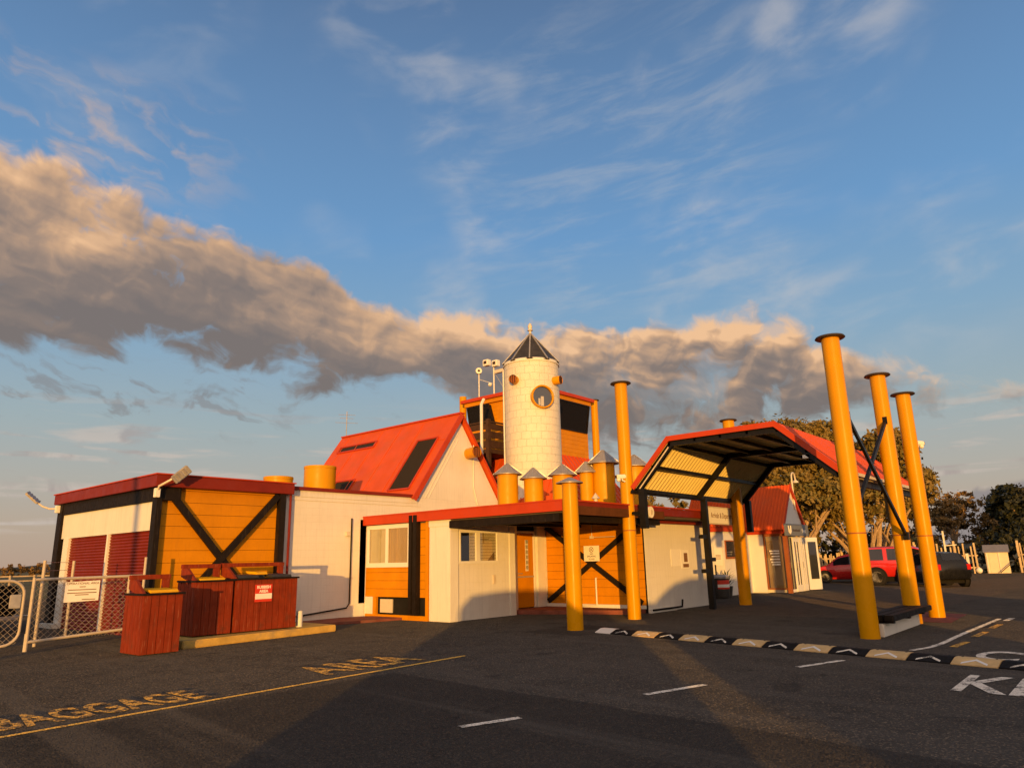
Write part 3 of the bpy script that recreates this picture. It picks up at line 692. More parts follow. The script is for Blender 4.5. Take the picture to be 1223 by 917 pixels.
# oriel bay
OX = 14.2
MB().box(OX+.03,16.8,15.32,18.19,.62,2.739).build('bay_core', 'dark_void', po, smooth=0)
MB().boards((OX+.029,18.19), (0,-1,0), 2.86, .62, 2.74, SN, .235).build('boarded_wall', 'yellow_board', po, smooth=0)
MB().box(OX-.05,OX+.04,15.32,15.42,0,2.74).box(OX-.05,OX+.04,15.42,18.1,.0,.13).box(OX-.04,OX+.04,17.6,17.75,.13,.62).build('base_frame', 'yellow_board', po, smooth=0)
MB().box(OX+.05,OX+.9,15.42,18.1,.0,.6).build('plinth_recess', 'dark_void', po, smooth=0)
MB().box(OX-.03,OX+.3,17.76,18.15,.0,.62).build('plinth_block', 'white_plaster', po, smooth=0)
MB().box(OX+.0,OX+.04,16.9,17.45,.18,.56).build('vent_panel', 'pipe_cream', po, smooth=0)
for y0, y1, x0, z0 in ((15.70,15.86,OX-.16,.16),(15.90,16.04,OX-.16,.16),(18.2,18.36,OX-.24,.42)):
    MB().box(x0,OX+.01,y0,y1,z0,2.93).build('post', 'dark_timber', po, smooth=0, bevel=.008)
wn = MB()
for b_ in ((16.1,18.1,2.60,2.72),(16.1,18.1,1.47,1.60)): wn.box(OX-.06,OX+.02,*b_)
for b_ in ((17.98,18.1),(17.08,17.2),(16.1,16.2)): wn.box(OX-.055,OX+.02,b_[0],b_[1],1.60,2.60)
w1 = wn.build('window', 'white_trim', po, smooth=0, bevel=.006)
MB().box(OX-.03,OX-.025,16.2,17.98,1.60,2.60).build('pane', 'window_glass', w1, smooth=0)
MB().box(OX+.0,OX+.012,17.24,17.95,1.60,2.60).build('blind', 'blind', w1, smooth=0)
cu__ = MB(); n_ = 40
pts = [(OX+.012+.02*math.sin(i*1.35)+.006*math.sin(i*3.1), 16.2+.88*i/n_) for i in range(n_+1)]
for (a, b), (c, d_) in zip(pts, pts[1:]): cu__.quad((a-.02,b,1.6),(c-.02,d_,1.6),(c-.02,d_,2.6),(a-.02,b,2.6))
cu__.build('curtain', 'curtain', w1, smooth=60)
# white pillar and window wall
MB().box(OX-.02,14.52,14.46,15.30,0,2.73).build('pillar', 'white_plaster', po, smooth=0, bevel=.012)
MB().box(OX-.04,14.54,14.44,15.31,2.56,2.735).build('pillar_cap', 'white_plaster', po, smooth=0, bevel=.008)
WY = 14.52
ww = MB().box(14.53,14.60,WY,WY+.16,0,2.69).box(14.60,16.24,WY,WY+.16,0,1.56).box(14.60,16.24,WY,WY+.16,2.44,2.69).box(16.24,16.75,WY,WY+.16,0,2.69)
ww.build('window_wall', 'white_block', po, smooth=0)
wf = MB().box(14.60,16.24,WY-.02,WY+.06,2.39,2.44).box(14.56,16.28,WY-.04,WY+.06,1.52,1.60).box(14.60,14.66,WY-.018,WY+.06,1.60,2.39).box(15.28,15.46,WY-.018,WY+.06,1.60,2.39).box(16.18,16.24,WY-.018,WY+.06,1.60,2.39)
w2 = wf.build('window', 'white_trim', po, smooth=0, bevel=.005)
MB().box(14.66,16.18,WY+.012,WY+.018,1.60,2.39).build('pane', 'window_glass', w2, smooth=0)
MB().box(14.66,15.05,WY+.05,WY+.06,1.6,2.39).build('curtain', 'dark_void', w2, smooth=0)
MB().box(15.05,15.28,WY+.03,WY+.04,1.6,2.39).box(15.46,16.18,WY+.03,WY+.04,1.6,2.39).build('blind', 'blind', w2, smooth=0)
sb_ = MB()
for k in range(9): sb_.box(15.06,16.17,WY+.0265,WY+.0295,1.66+.085*k,1.672+.085*k)
sb_.box(15.62,15.64,WY+.021,WY+.025,2.1,2.39).box(15.5,15.86,WY+.021,WY+.025,2.2,2.22).prism([(15.8,WY+.021,1.6),(16.1,WY+.021,1.6),(16.1,WY+.021,1.86)],(0,.004,0))
sb_.build('blind_slats', 'interior', w2, smooth=0)
MB().box(15.98,16.10,WY-.03,WY-.002,.93,1.19).build('meter_box', 'pipe_cream', po, smooth=0, bevel=.01)
MB().prism([(16.75,14.50,0),(17.0,14.50,0),(17.62,14.94,0),(17.62,15.12,0),(16.75,14.70,0)],(0,0,2.695)).build('pillar', 'white_plaster', po, smooth=0)
# back wall with the door, white column
MB().box(17.62,19.12,15.06,15.2,.12,2.695).build('back_wall', 'dark_void', po, smooth=0)
dr = MB().box(17.66,18.50,15.01,15.06,.14,2.42).build('door', 'yellow_board', po, smooth=0, bevel=.006)
MB().box(18.10,18.24,15.0,15.009,1.25,2.22).build('light_strip', 'white_trim', dr, smooth=0)
lp = MB()
for z_ in (1.3,1.46,1.62,1.78,1.94,2.10): lp.box(18.11,18.23,14.994,14.999,z_,z_+.12)
lp.build('pane', 'window_glass', dr, smooth=0)
MB().box(17.67,18.49,14.985,15.009,1.05,1.10).build('push_bar', 'galv', dr, smooth=0)
MB().tube([(17.72,15.01,1.18),(17.72,14.94,1.18),(17.86,14.94,1.18)],.016).build('handle', 'galv', dr)
MB().box(18.51,18.58,14.98,15.059,.12,2.5).box(17.62,17.655,14.99,15.059,.12,2.5).box(17.655,18.51,14.99,15.059,2.43,2.5).build('door_frame', 'white_trim', po, smooth=0)
MB().box(18.62,19.08,14.92,15.059,.12,2.695).build('pillar', 'white_plaster', po, smooth=0, bevel=.012)
MB().boards((19.112,14.92), (0,-1,0), 3.66, .22, 2.70, SN, .25).build('boarded_wall', 'yellow_board', po, smooth=0)
MB().box(19.1135,19.13,11.22,14.92,.0,2.7).build('board_backing', 'dark_void', po, smooth=0)
MB().box(19.06,19.0995,11.26,14.92,.12,.22).build('skirting', 'white_trim', po, smooth=0)
MB().bar((19.05,14.85,.28),(19.05,11.35,2.62),.15,.07,(1,0,0)).build('cross_brace', 'dark_timber', po, smooth=0)
MB().bar((19.03,14.85,2.62),(19.03,11.35,.28),.15,.07,(1,0,0)).build('cross_brace', 'dark_timber', po, smooth=0)
MB().tube([(19.05,12.95,1.0),(19.02,12.95,1.0),(19.02,12.95,.2),(19.02,13.6,.18)],.028).build('water_pipe', 'white_trim', po)
MB().tube([(19.06,13.05,2.7),(19.06,13.05,2.28)],.014).box(19.0,19.08,12.99,13.1,2.2,2.28).tube([(19.06,13.0,2.24),(19.06,12.2,2.24)],.012).build('wall_conduit', 'pipe_cream', po)
sg = thing('wall_sign', 'small white no smoking sign fixed over the black cross brace in the porch', 'sign', (19.0,13.05,1.75))
MB().box(18.965,18.975,12.74,13.32,1.51,1.98).build('board', 'sign_white', sg, smooth=0)
rg = MB(); ring = [(18.962, 13.03+.075*math.cos(k*math.pi/8), 1.86+.075*math.sin(k*math.pi/8)) for k in range(17)]
rg.tube(ring, .008, 5).bar((18.961,13.08,1.81),(18.961,12.98,1.91),.012,.006,(1,0,0)).bar((18.961,12.98,1.81),(18.961,13.08,1.91),.012,.006,(1,0,0))
rg.build('symbol', 'ink_brown', sg)
text('lettering', 'NO', .075, (18.963,13.03,1.73), SX, SN, 'ink', sg)
text('lettering', 'SMOKING', .075, (18.963,13.03,1.655), SX, SN, 'ink', sg)
text('lettering', 'PLEASE', .07, (18.963,13.03,1.57), SX, SN, 'ink_brown', sg)

# ================================================================== WHITE SIDE WING right of the porch
wg = thing('side_wing', 'plain white block wing with a maroon roof edge, right of the porch', 'building', (19.1,11.2,0))
MB().box(19.131,23.1,11.2,16.5,0,2.62).build('wall', 'white_block', wg, smooth=0)
MB().box(19.3,23.25,11.08,16.5,2.62,2.735).box(23.21,23.3,11.1,16.5,2.74,3.05).build('soffit', 'maroon_fascia', wg, smooth=0)
MB().box(19.0,23.28,11.02,11.19,2.60,3.05).build('fascia', 'maroon_fascia', wg, smooth=0, bevel=.01)
MB().box(20.5,23.2,12.6,18.1,3.0,3.04).build('flat_roof', 'slate', wg, smooth=0)
MB().tube([(19.2,11.1,.08),(20.2,11.08,.08),(20.9,11.05,.09),(20.95,11.05,.3)],.03).build('floor_pipe', 'dark_timber', wg)
MB().box(19.114,20.7,11.12,11.199,.0,.10).build('skirting', 'white_trim', wg, smooth=0)
pn = thing('notice', 'white notice sheets with brown pictures on the plain white wing wall', 'notice', (21.2,11.19,1.5))
MB().box(20.66,21.28,11.185,11.195,1.30,1.82).build('sheet', 'sign_white', pn, smooth=0)
MB().box(21.30,21.84,11.183,11.195,1.22,1.80).build('sheet', 'sign_white', pn, smooth=0)
nk = MB().box(21.50,21.74,11.178,11.182,1.42,1.70).box(21.42,21.80,11.178,11.182,1.25,1.36)
nk.build('picture', 'ink_brown', pn, smooth=0)
MB().lathe([(.07,0),(.07,.006)],(0,0,0),16).build('picture', 'ink', pn).matrix_local = Matrix.Translation((20.95-21.2,11.183-11.19,1.54-1.5)) @ Matrix.Rotation(R(90),4,'X')

# ================================================================== ROUND WHITE TOWER
TX, TY = 21.83, 17.53
tw = thing('round_tower', 'round white block tower with a black cone roof and one round window', 'tower', (TX,TY,0))
MB().lathe([(1.11,2.9),(1.11,9.28)],(TX,TY,0),64).build('wall', 'tower_block', tw, smooth=40)
MB().lathe([(1.15,9.20),(1.16,9.30),(1.12,9.33)],(TX,TY,0),48).build('rim', 'white_trim', tw)
NF = 10
cone = MB().lathe([(1.18,9.25),(1.20,9.28),(.05,10.62)],(TX,TY,0),NF).build('cone_roof', 'slate', tw, smooth=0)
rb_ = MB(); 
for i in range(NF):
    a = 2*math.pi*i/NF; dv = Vector((math.cos(a), math.sin(a), 0)); c0 = Vector((TX,TY,0))
    rb_.bar(c0+dv*1.21+UPV*9.29, c0+dv*.05+UPV*10.645, .05, .03, UPV)
rb_.build('rib', 'galv', cone, smooth=0)
MB().lathe([(.05,10.58),(.05,10.75),(.12,10.78),(.075,10.86),(.10,10.95),(.06,11.06),(.0005,11.12)],(TX,TY,0),12).build('finial', 'pipe_cream', tw)
# round window facing the camera side
wd0 = Vector((-.80,-.62,0)).normalized(); wd_ = Vector((-.515,-.857,0)).normalized(); wr = wd_.cross(UPV)
wc = Vector((TX,TY,7.72)) + wd_*1.06
pf = [(.40,-.05),(.45,-.05),(.465,.17),(.44,.19),(.40,.17)]
wm = MB(); nS = 32; vs = []
for r_, o_ in pf:
    for i in range(nS):
        a = 2*math.pi*i/nS; vs.append(wc + (wr*math.cos(a)+UPV*math.sin(a))*r_ + wd_*o_)
wm.add(vs, [(j*nS+i, j*nS+(i+1)%nS, ((j+1)%5)*nS+(i+1)%nS, ((j+1)%5)*nS+i) for j in range(5) for i in range(nS)])
rw = wm.build('window', 'yellow_silo', tw)
MB().add([wc+(wr*math.cos(2*math.pi*i/nS)+UPV*math.sin(2*math.pi*i/nS))*.40+wd_*.10 for i in range(nS)], [tuple(range(nS))]).build('pane', 'window_glass', rw, smooth=0)
MB().add([wc+(wr*math.cos(2*math.pi*i/nS)+UPV*math.sin(2*math.pi*i/nS))*.41+wd_*.065 for i in range(nS)], [tuple(range(nS))])  .build('backing', 'slate', rw, smooth=0)
MB().bar(wc-UPV*.36+wd_*.08, wc+UPV*.02+wd_*.08, .12, .02, wd_).bar(wc+wr*.12-UPV*.33+wd_*.08, wc+wr*.12-UPV*.06+wd_*.08, .08, .02, wd_).build('ornament', 'pipe_cream', rw, smooth=0)
for ang, lb in ((-30, 'yellow tube light high on the left of the round white tower'), (55, 'yellow tube light high on the right edge of the round white tower')):
    dv = wd0.copy()
    if ang < 0: dv = Matrix.Rotation(R(-35),3,'Z') @ wd0
    else: dv = Matrix.Rotation(R(55),3,'Z') @ wd0
    tube_stub('tube_light', Vector((TX,TY,8.45))+dv*1.06, dv+Vector((.15,-.25,0)), .17, .34, lb, 'yellow tube lights')

# ================================================================== CONTROL TOWER behind it
ctw = thing('control_tower', 'orange boarded control cab with slanted dark windows, red skirt roof and timber balcony', 'tower', (26.2,21.3,0))
X0,X1,Y0,Y1 = 24.3,28.2,19.27,23.45
MB().box(X0,X1,Y0,Y1,5.0,8.92).build('cab_core', 'yellow_board', ctw, smooth=0)
MB().boards((X0-.002,Y1),(0,-1,0),Y1-Y0,6.2,8.9,SN,.2).boards((X0,Y0-.002),FX,X1-X0,6.2,8.9,FN,.2).build('boarded_wall', 'yellow_board', ctw, smooth=0)
MB().prism([(X0-.3,Y0-.3,8.98),(X1+.3,Y0-.3,8.98),(X1+.3,Y1+.3,8.98),(X0-.3,Y1+.3,8.98)],(0,0,.16)).build('roof', 'red_fascia', ctw, smooth=0, bevel=.01)
MB().box(X0-.16,X1+.16,Y0-.16,Y1+.16,8.80,8.979).build('soffit', 'yellow_board', ctw, smooth=0)
for poly, nrm in (([(X0,23.3,7.75),(X0,21.72,7.75),(X0,22.0,8.72),(X0,23.36,8.72)], Vector(SN)), ([(25.6,Y0,7.45),(28.08,Y0,7.45),(28.14,Y0,8.74),(25.5,Y0,8.74)], Vector(FN))):
    p3 = [Vector(p)+nrm*(.03+.16*(p[2]-7.4)/1.3) for p in poly]
    p0 = [Vector(p)-nrm*.02 for p in poly]
    f_ = MB()
    for i in range(4): f_.bar(p3[i], p3[(i+1)%4], .07, .07, nrm)
    k = f_.build('window', 'dark_timber', ctw, smooth=0)
    MB().quad(*p3).build('pane', 'cab_glass', k, smooth=0)
    MB().add(p0+[p-nrm*.03 for p in p3], [(0,1,5,4),(1,2,6,5),(2,3,7,6),(3,0,4,7),(4,5,6,7)]).build('reveal', 'dark_void', k, smooth=0)
MB().box(X0-.03,X0-.004,20.3,21.45,6.35,8.55).build('door', 'yellow_board', ctw, smooth=0, bevel=.004)
B0x,B1x,B0y,B1y = X0-.02,X1+.02,Y0-.02,Y1+.02; D_ = 2.05; ZB,ZT = 3.35,6.22
skp = MB().add([(B0x-D_,B0y-D_,ZB),(B1x+D_,B0y-D_,ZB),(B1x+D_,B1y+D_,ZB),(B0x-D_,B1y+D_,ZB),(B0x,B0y,ZT),(B1x,B0y,ZT),(B1x,B1y,ZT),(B0x,B1y,ZT)],
    [(0,1,5,4),(1,2,6,5),(2,3,7,6),(3,0,4,7)])
sk = skp.build('skirt_roof', 'red_roof', ctw, smooth=0)
rb2 = MB()
for i in range(1, 26):
    yy = B0y-D_+(B1y-B0y+2*D_)*i/26
    u = min(1, (yy-(B0y-D_))/D_, ((B1y+D_)-yy)/D_)
    rb2.bar((B0x-D_-.01,yy,ZB+.02),(B0x-D_+D_*u-.01,yy,ZB+(ZT-ZB)*u+.02),.05,.05)
    xx = B0x-D_+(B1x-B0x+2*D_)*i/26
    u = min(1, (xx-(B0x-D_))/D_, ((B1x+D_)-xx)/D_)
    rb2.bar((xx,B0y-D_-.01,ZB+.02),(xx,B0y-D_+D_*u-.01,ZB+(ZT-ZB)*u+.02),.03,.03)
rb2.build('ribs', 'red_roof', sk, smooth=0)
MB().box(B0x-D_,B1x+D_,B0y-D_,B1y+D_,2.9,3.33).build('lower_wall', 'maroon_fascia', ctw, smooth=0)
# small ribbed dormer gable behind the roof silos
dm = MB().prism([(20.3,15.6,3.0),(21.9,15.6,3.0),(21.1,15.6,4.5)],(0,2.6,0)).build('dormer', 'red_roof', ctw, smooth=0)
dmr = MB()
for k in range(1,9):
    u = k/9
    dmr.bar((20.29,15.6+2.6*u,3.0),(21.09,15.6+2.6*u,4.5),.04,.04)
dmr.build('ribs', 'red_roof', dm, smooth=0)
bc = MB()
bx, by, bx1, by1 = 22.5,20.56,24.28,23.3
bc.box(bx,bx1,by,by1,6.12,6.30)
bo = bc.build('balcony', 'brown_timber', ctw, smooth=0)
rl = MB()
for z0,z1 in ((6.34,6.66),(6.78,7.06),(7.16,7.42),(7.46,7.53)):
    rl.box(bx-.03,bx+.02,by,by1,z0,z1).box(bx+.02,bx1,by-.03,by+.02,z0,z1)
rl.build('railing', 'brown_timber', bo, smooth=0)
MB().box(bx-.06,bx+.1,by-.06,by+.1,3.6,7.6).build('post', 'brown_timber', bo, smooth=0)
MB().box(bx-.06,bx+.08,by1-.1,by1,5.2,7.6).build('post', 'brown_timber', bo, smooth=0)
MB().bar((bx+.05,by+.05,4.3),(X0,by+.05,6.1),.14,.14).bar((bx+.02,by+.1,4.2),(bx+.02,by1,6.1),.12,.12).build('brace', 'brown_timber', bo, smooth=0)
MB().tube([(22.44,20.9,3.4),(22.44,20.9,8.3),(22.60,20.9,8.55)],.07).build('downpipe', 'white_trim', ctw)
MB().tube([(TX-.92,TY+.72,9.0),(TX-.92,TY+.72,5.0)],.03).build('cable_pipe', 'white_trim', tw)

# instruments on the control tower roof
mi = thing('wind_instrument', 'short mast with a round lamp, at the left end of the control tower roof', 'mast', (24.3,22.77,9.1))
MB().tube([(24.3,22.77,9.1),(24.3,22.77,10.35)],.03).build('mast', 'white_trim', mi)
MB().cyl((24.2,22.68,10.5),(24.36,22.84,10.5),.15,n=16).build('lamp', 'sign_white', mi)
MB().cyl((24.19,22.67,10.5),(24.20,22.68,10.5),.06,n=12).build('lens', 'ink', mi)
MB().tube([(24.3,22.77,10.1),(24.3,21.9,9.75)],.012,5).sphere((24.3,22.05,9.72),.10).build('stay', 'white_trim', mi)
m2 = thing('floodlight_mast', 'taller mast with twin square floodlights, beside the black cone roof', 'mast', (24.3,21.8,9.1))
MB().tube([(24.3,21.8,9.1),(24.3,21.8,10.6)],.035).build('mast', 'white_trim', m2)
for (a, b, c) in ((24.2,22.15,10.78),(24.25,21.62,10.66)):
    f_ = MB().box(a-.12,a+.12,b-.17,b+.17,c-.15,c+.15).build('floodlight', 'sign_white', m2, smooth=0, bevel=.02)
    MB().box(a-.13,a-.121,b-.08,b+.10,c-.07,c+.08).build('lens', 'ink', f_, smooth=0)
MB().box(24.22,24.38,21.0,21.7,10.18,10.34).build('arm', 'pipe_cream', m2, smooth=0, bevel=.01)
MB().tube([(24.3,21.8,10.3),(24.3,21.0,9.1)],.010,5).tube([(24.3,21.8,10.3),(25.0,21.4,9.1)],.010,5).build('stay', 'galv', m2)

# ================================================================== YELLOW POLES
PG = 'tall yellow steel poles'
def pole(loc, h, label, r=.18, cap='disc', ring=1.95, capr=.30):
    p = thing('yellow_pole', label, 'pole', loc, PG); x, y, z = loc
    MB().cyl((x,y,z),(x,y,z+h),r,n=40).build('shaft', 'yellow_steel', p)
    if ring: MB().lathe([(r+.001,ring),(r+.006,ring+.006),(r+.006,ring+.02),(r+.001,ring+.026)],(x,y,z),40).build('joint', 'brown_post', p)
    if cap == 'disc': MB().lathe([(.02,h+.001),(capr-.02,h+.004),(capr,h+.02),(capr-.02,h+.05),(r*.6,h+.08),(.001,h+.09)],(x,y,z),32).build('cap', 'pole_cap', p)
    elif cap == 'cone': MB().lathe([(r*.9,h+.0),(capr,h+.01),(capr,h+.03),(.05,h+.15),(.001,h+.16)],(x,y,z),32).build('cap', 'galv_cap', p)
    return p
pole((15.30,4.18,0), 5.97, 'tallest yellow pole, nearest the camera at the left end of the low bench')
pole((18.87,4.18,0), 5.80, 'yellow pole at the far end of the low bench, where the black braces meet it')
pole((20.72,4.05,0), 5.60, 'rightmost tall yellow pole, with a white camera on its side')
pole((14.05,10.20,0), 3.36, 'short yellow pole under the porch roof corner with a grey conical cap', cap='cone', ring=0, capr=.33, r=.19)
pole((17.19,10.52,0), 6.44, 'tall yellow pole at the left end of the canopy, in front of the porch', ring=2.3, r=.18, capr=.30)
pole((23.53,10.13,0), 6.14, 'yellow pole beside the arrivals sign, sticking out above the canopy roof', ring=0, r=.20, capr=.30)
pole((24.75,24.3,0), 9.55, 'thin yellow pole behind the hall gable, left of the control cab', ring=0, cap=None, r=.18)
pole((29.0,19.34,0), 9.2, 'thin yellow pole at the right corner of the control cab', ring=0, r=.18, capr=.26)

# ================================================================== ROOF SILOS AND CHIMNEYS
SG = 'yellow roof silos with grey conical caps'
def silo(x, y, zt, zc, r, label, ov=.13, zb=3.0, group=SG):
    s_ = thing('roof_silo', label, 'roof silo', (x,y,zb), group)
    MB().cyl((x,y,zb),(x,y,zt),r,n=32).build('drum', 'yellow_silo', s_)
    c_ = MB().lathe([(r*.9,zt-.02),(r+ov,zt-.03),(r+ov,zt-.005),(.03,zc),(.001,zc+.01)],(x,y,0),24).build('cap', 'galv_cap', s_, smooth=20)
    sm = MB()
    for i in range(12):
        a = 2*math.pi*i/12+.1; dv = Vector((math.cos(a), math.sin(a), 0)); c0 = Vector((x,y,0))
        sm.bar(c0+dv*(r+ov)+UPV*zt, c0+dv*.04+UPV*(zc+.006), .018, .014)
    sm.build('seam', 'galv', c_, smooth=0)
    return s_
silo(16.62,14.41,4.18,4.50,.32, 'leftmost grey-capped yellow silo on the porch roof, beside the gable')
silo(17.13,13.80,4.03,4.35,.30, 'shortest grey-capped silo on the porch roof, second from the gable')
silo(17.68,13.09,4.11,4.43,.32, 'grey-capped yellow silo just behind the short porch pole')
silo(21.40,14.76,4.63,5.02,.25, 'slim grey-capped silo squeezed in left of the biggest silo', .2)
silo(21.75,14.24,4.94,5.42,.40, 'biggest roof silo, half in the shade of the tall porch pole', .2)
silo(22.35,13.30,4.78,5.20,.36, 'roof silo that shows to the right of the tall porch pole', .2)
for x, y, zt, r, lb in ((12.14,20.0,4.27,.44,'low open yellow drum chimney on the flat roof above the downpipe'),(13.65,20.0,4.72,.51,'wider open yellow drum chimney against the red hall roof')):
    c_ = thing('drum_chimney', lb, 'chimney', (x,y,3.78), 'open yellow drum chimneys')
    MB().lathe([(r,3.78),(r,zt),(r-.05,zt),(r-.05,zt-.5),(.001,zt-.5)],(x,y,0),36).build('drum', 'yellow_silo', c_)
    MB().lathe([(r+.001,zt-.09),(r+.012,zt-.08),(r+.012,zt-.005),(r+.001,zt)],(x,y,0),36).build('rim', 'yellow_silo', c_)
v_ = thing('mushroom_vent', 'small cream vent pipe with a pointed hat on the porch roof', 'vent', (17.75,11.95,2.98))
MB().cyl((17.75,11.95,2.98),(17.75,11.95,3.32),.06,n=12).build('pipe', 'pipe_cream', v_)
MB().lathe([(.05,3.30),(.13,3.31),(.001,3.48)],(17.75,11.95,0),12).build('hat', 'pipe_cream', v_)

# ================================================================== DROP-OFF CANOPY
ca_ = thing('drop_off_canopy', 'arched red canopy over the drop-off lane on black steel frames', 'canopy', (20.8,7.3,0))
CP = [(10.25,3.40),(9.09,4.61),(6.24,4.61),(4.88,3.37)]
CX0, CX1 = 17.15, 24.5
def cprof(h):     # profile offset along its outward normals
    out = []
    for i, (y_, z_) in enumerate(CP):
        ns = []
        for a, b in ((i-1, i), (i, i+1)):
            if a >= 0 and b < len(CP):
                d_ = Vector((CP[b][0]-CP[a][0], CP[b][1]-CP[a][1])).normalized(); ns.append(Vector((d_.y, -d_.x)) if d_.x < 0 and False else Vector((-d_.y, d_.x))*(-1))
        n_ = sum(ns, Vector((0, 0))).normalized()
        if n_.y < 0: n_ = -n_
        k = 1/max(.5, n_.dot(ns[0]) if n_.dot(ns[0]) > 0 else -n_.dot(ns[0]))
        out.append((y_+n_.x*h*k, z_+n_.y*h*k))
    return out
for nm, m_, h0, amp in (('roof_sheet','red_roof',.10,.018),('lining','cream_sheet',.055,.018)):
    pr = cprof(h0); 
    for a, b in zip(pr, pr[1:]):
        d_ = Vector((0, b[0]-a[0], b[1]-a[1])).normalized(); nn = Vector((1,0,0)).cross(d_)
        if nn.z < 0: nn = -nn
        k_ = MB(); NX = 156; prev = None; vs = []; fs = []
        for i in range(NX+1):
            xx = CX0+(CX1-CX0)*i/NX; o_ = amp*[-1, 1, 1, -1][i % 4]
            vs += [Vector((xx, a[0], a[1]))+nn*o_, Vector((xx, b[0], b[1]))+nn*o_]
            if i: fs.append((2*i-2, 2*i-1, 2*i+1, 2*i))
        k_.add(vs, fs).build(nm, m_, ca_, smooth=0)
pt = cprof(.135); pb_ = cprof(.0)
for xx, nm in ((CX0-.05,'bargeboard'),(CX1+.01,'bargeboard')):
    b_ = MB()
    for i in range(3): b_.prism([(xx,*pb_[i]),(xx,*pb_[i+1]),(xx,*pt[i+1]),(xx,*pt[i])],(.04,0,0))
    b_.build(nm, 'red_fascia', ca_, smooth=0)
def frame(xx, w=.12, legs=True):
    a = cprof(.02); b = cprof(-.13); f_ = MB()
    for i in range(3): f_.prism([(xx-w/2,*b[i]),(xx-w/2,*b[i+1]),(xx-w/2,*a[i+1]),(xx-w/2,*a[i])],(w,0,0))
    f_.build('frame', 'black_steel', ca_, smooth=0)
for xx in (17.26, 20.9, 24.38): frame(xx)
pu = MB()
for (i, u) in ((0,.02),(0,.5),(0,.97),(1,.25),(1,.5),(1,.75),(2,.03),(2,.5),(2,.97)):
    y_ = CP[i][0]+(CP[i+1][0]-CP[i][0])*u; z_ = CP[i][1]+(CP[i+1][1]-CP[i][1])*u
    pu.box(CX0+.05,CX1-.02,y_-.03,y_+.03,z_-.08,z_+.02)
pu.build('purlins', 'black_steel', ca_, smooth=0)
MB().box(CX0,CX1,10.26,10.36,3.30,3.44).build('eave_beam', 'black_steel', ca_, smooth=0)
MB().box(CX0,CX1,4.72,4.80,3.28,3.42).box(CX0,CX1,4.60,4.719,3.30,3.36).build('eave_beam', 'pipe_cream', ca_, smooth=0)
MB().box(CX0,CX1,4.80,4.90,3.14,3.40).build('eave_beam', 'black_steel', ca_, smooth=0)
for xx, y0 in ((17.26,4.78),(20.9,4.78),(24.38,4.78),(17.26,10.06),(24.38,10.06)):
    MB().box(xx-.08,xx+.08,y0-.08,y0+.10,2.35,3.42).build('hanger_post', 'black_steel', ca_, smooth=0)
for y_, z_ in ((10.2,3.3),(10.2,2.72)): MB().box(16.95,17.30,y_-.03,y_+.05,z_,z_+.08).build('bracket', 'black_steel', ca_, smooth=0)
MB().box(21.30,21.46,10.18,10.36,0,3.42).build('column', 'black_steel', ca_, smooth=0, bevel=.01)
for z_, x0, x1 in ((2.12,20.95,21.3),(1.08,20.95,21.3),(1.42,21.46,21.75)): MB().box(x0,x1,10.2,10.34,z_,z_+.12).build('bracket', 'black_steel', ca_, smooth=0)
MB().tube([(17.2,10.12,3.42),(17.2,9.15,4.46)],.02,6).build('light_tube', 'pipe_cream', ca_)
MB().box(17.2,17.34,5.50,5.66,3.78,3.86).build('floodlight', 'sign_white', ca_, smooth=0)
# bracing between the two bench poles
for p, q, lb in (((15.47,4.10,4.34),(18.66,4.02,1.94),'black steel brace rising to the tallest pole'),((18.76,4.12,4.67),(15.55,4.24,2.30),'black steel brace rising to the pole at the far bench end')):
    br_ = thing('pole_brace', lb+', crossing the other brace', 'brace', p, 'crossed black braces between poles')
    MB().bar(p,q,.06,.08).build('bar', 'black_steel', br_, smooth=0)
    for e_ in (p, q): MB().box(e_[0]-.07,e_[0]+.07,e_[1]-.05,e_[1]+.05,e_[2]-.09,e_[2]+.09).build('end_plate', 'black_steel', br_, smooth=0)
# bench
be = thing('low_bench', 'low bench with a dark slab seat on a white base between two yellow poles', 'bench', (17.2,4.1,0))
MB().box(15.60,18.60,4.00,4.34,0,.24).build('base', 'white_plaster', be, smooth=0, bevel=.01)
st = MB()
for k in range(3): st.box(15.62,19.0,3.80+k*.20,3.98+k*.20,.29,.40)
st.build('seat', 'dark_timber', be, smooth=0, bevel=.01)
MB().box(15.8,15.95,3.86,4.36,.24,.29).box(17.1,17.25,3.86,4.36,.24,.29).box(18.4,18.55,3.86,4.36,.24,.29).build('bearer', 'dark_timber', be, smooth=0)

# arrivals sign
s1 = thing('arrivals_sign', 'cream arrivals and departures sign hung between the black column and a yellow pole', 'sign', (22.8,10.3,2.85))
MB().box(21.62,24.0,10.27,10.33,2.62,3.10).build('board', 'sign_white', s1, smooth=0)
MB().box(21.62,24.0,10.25,10.34,3.10,3.14).box(21.62,24.0,10.25,10.34,2.58,2.62).box(21.58,21.62,10.25,10.34,2.58,3.14).build('frame', 'pipe_cream', s1, smooth=0)
text('lettering', 'Arrivals & Departures', .25, (22.66,10.268,2.86), FX, FN, 'ink_brown', s1, sx=.76)
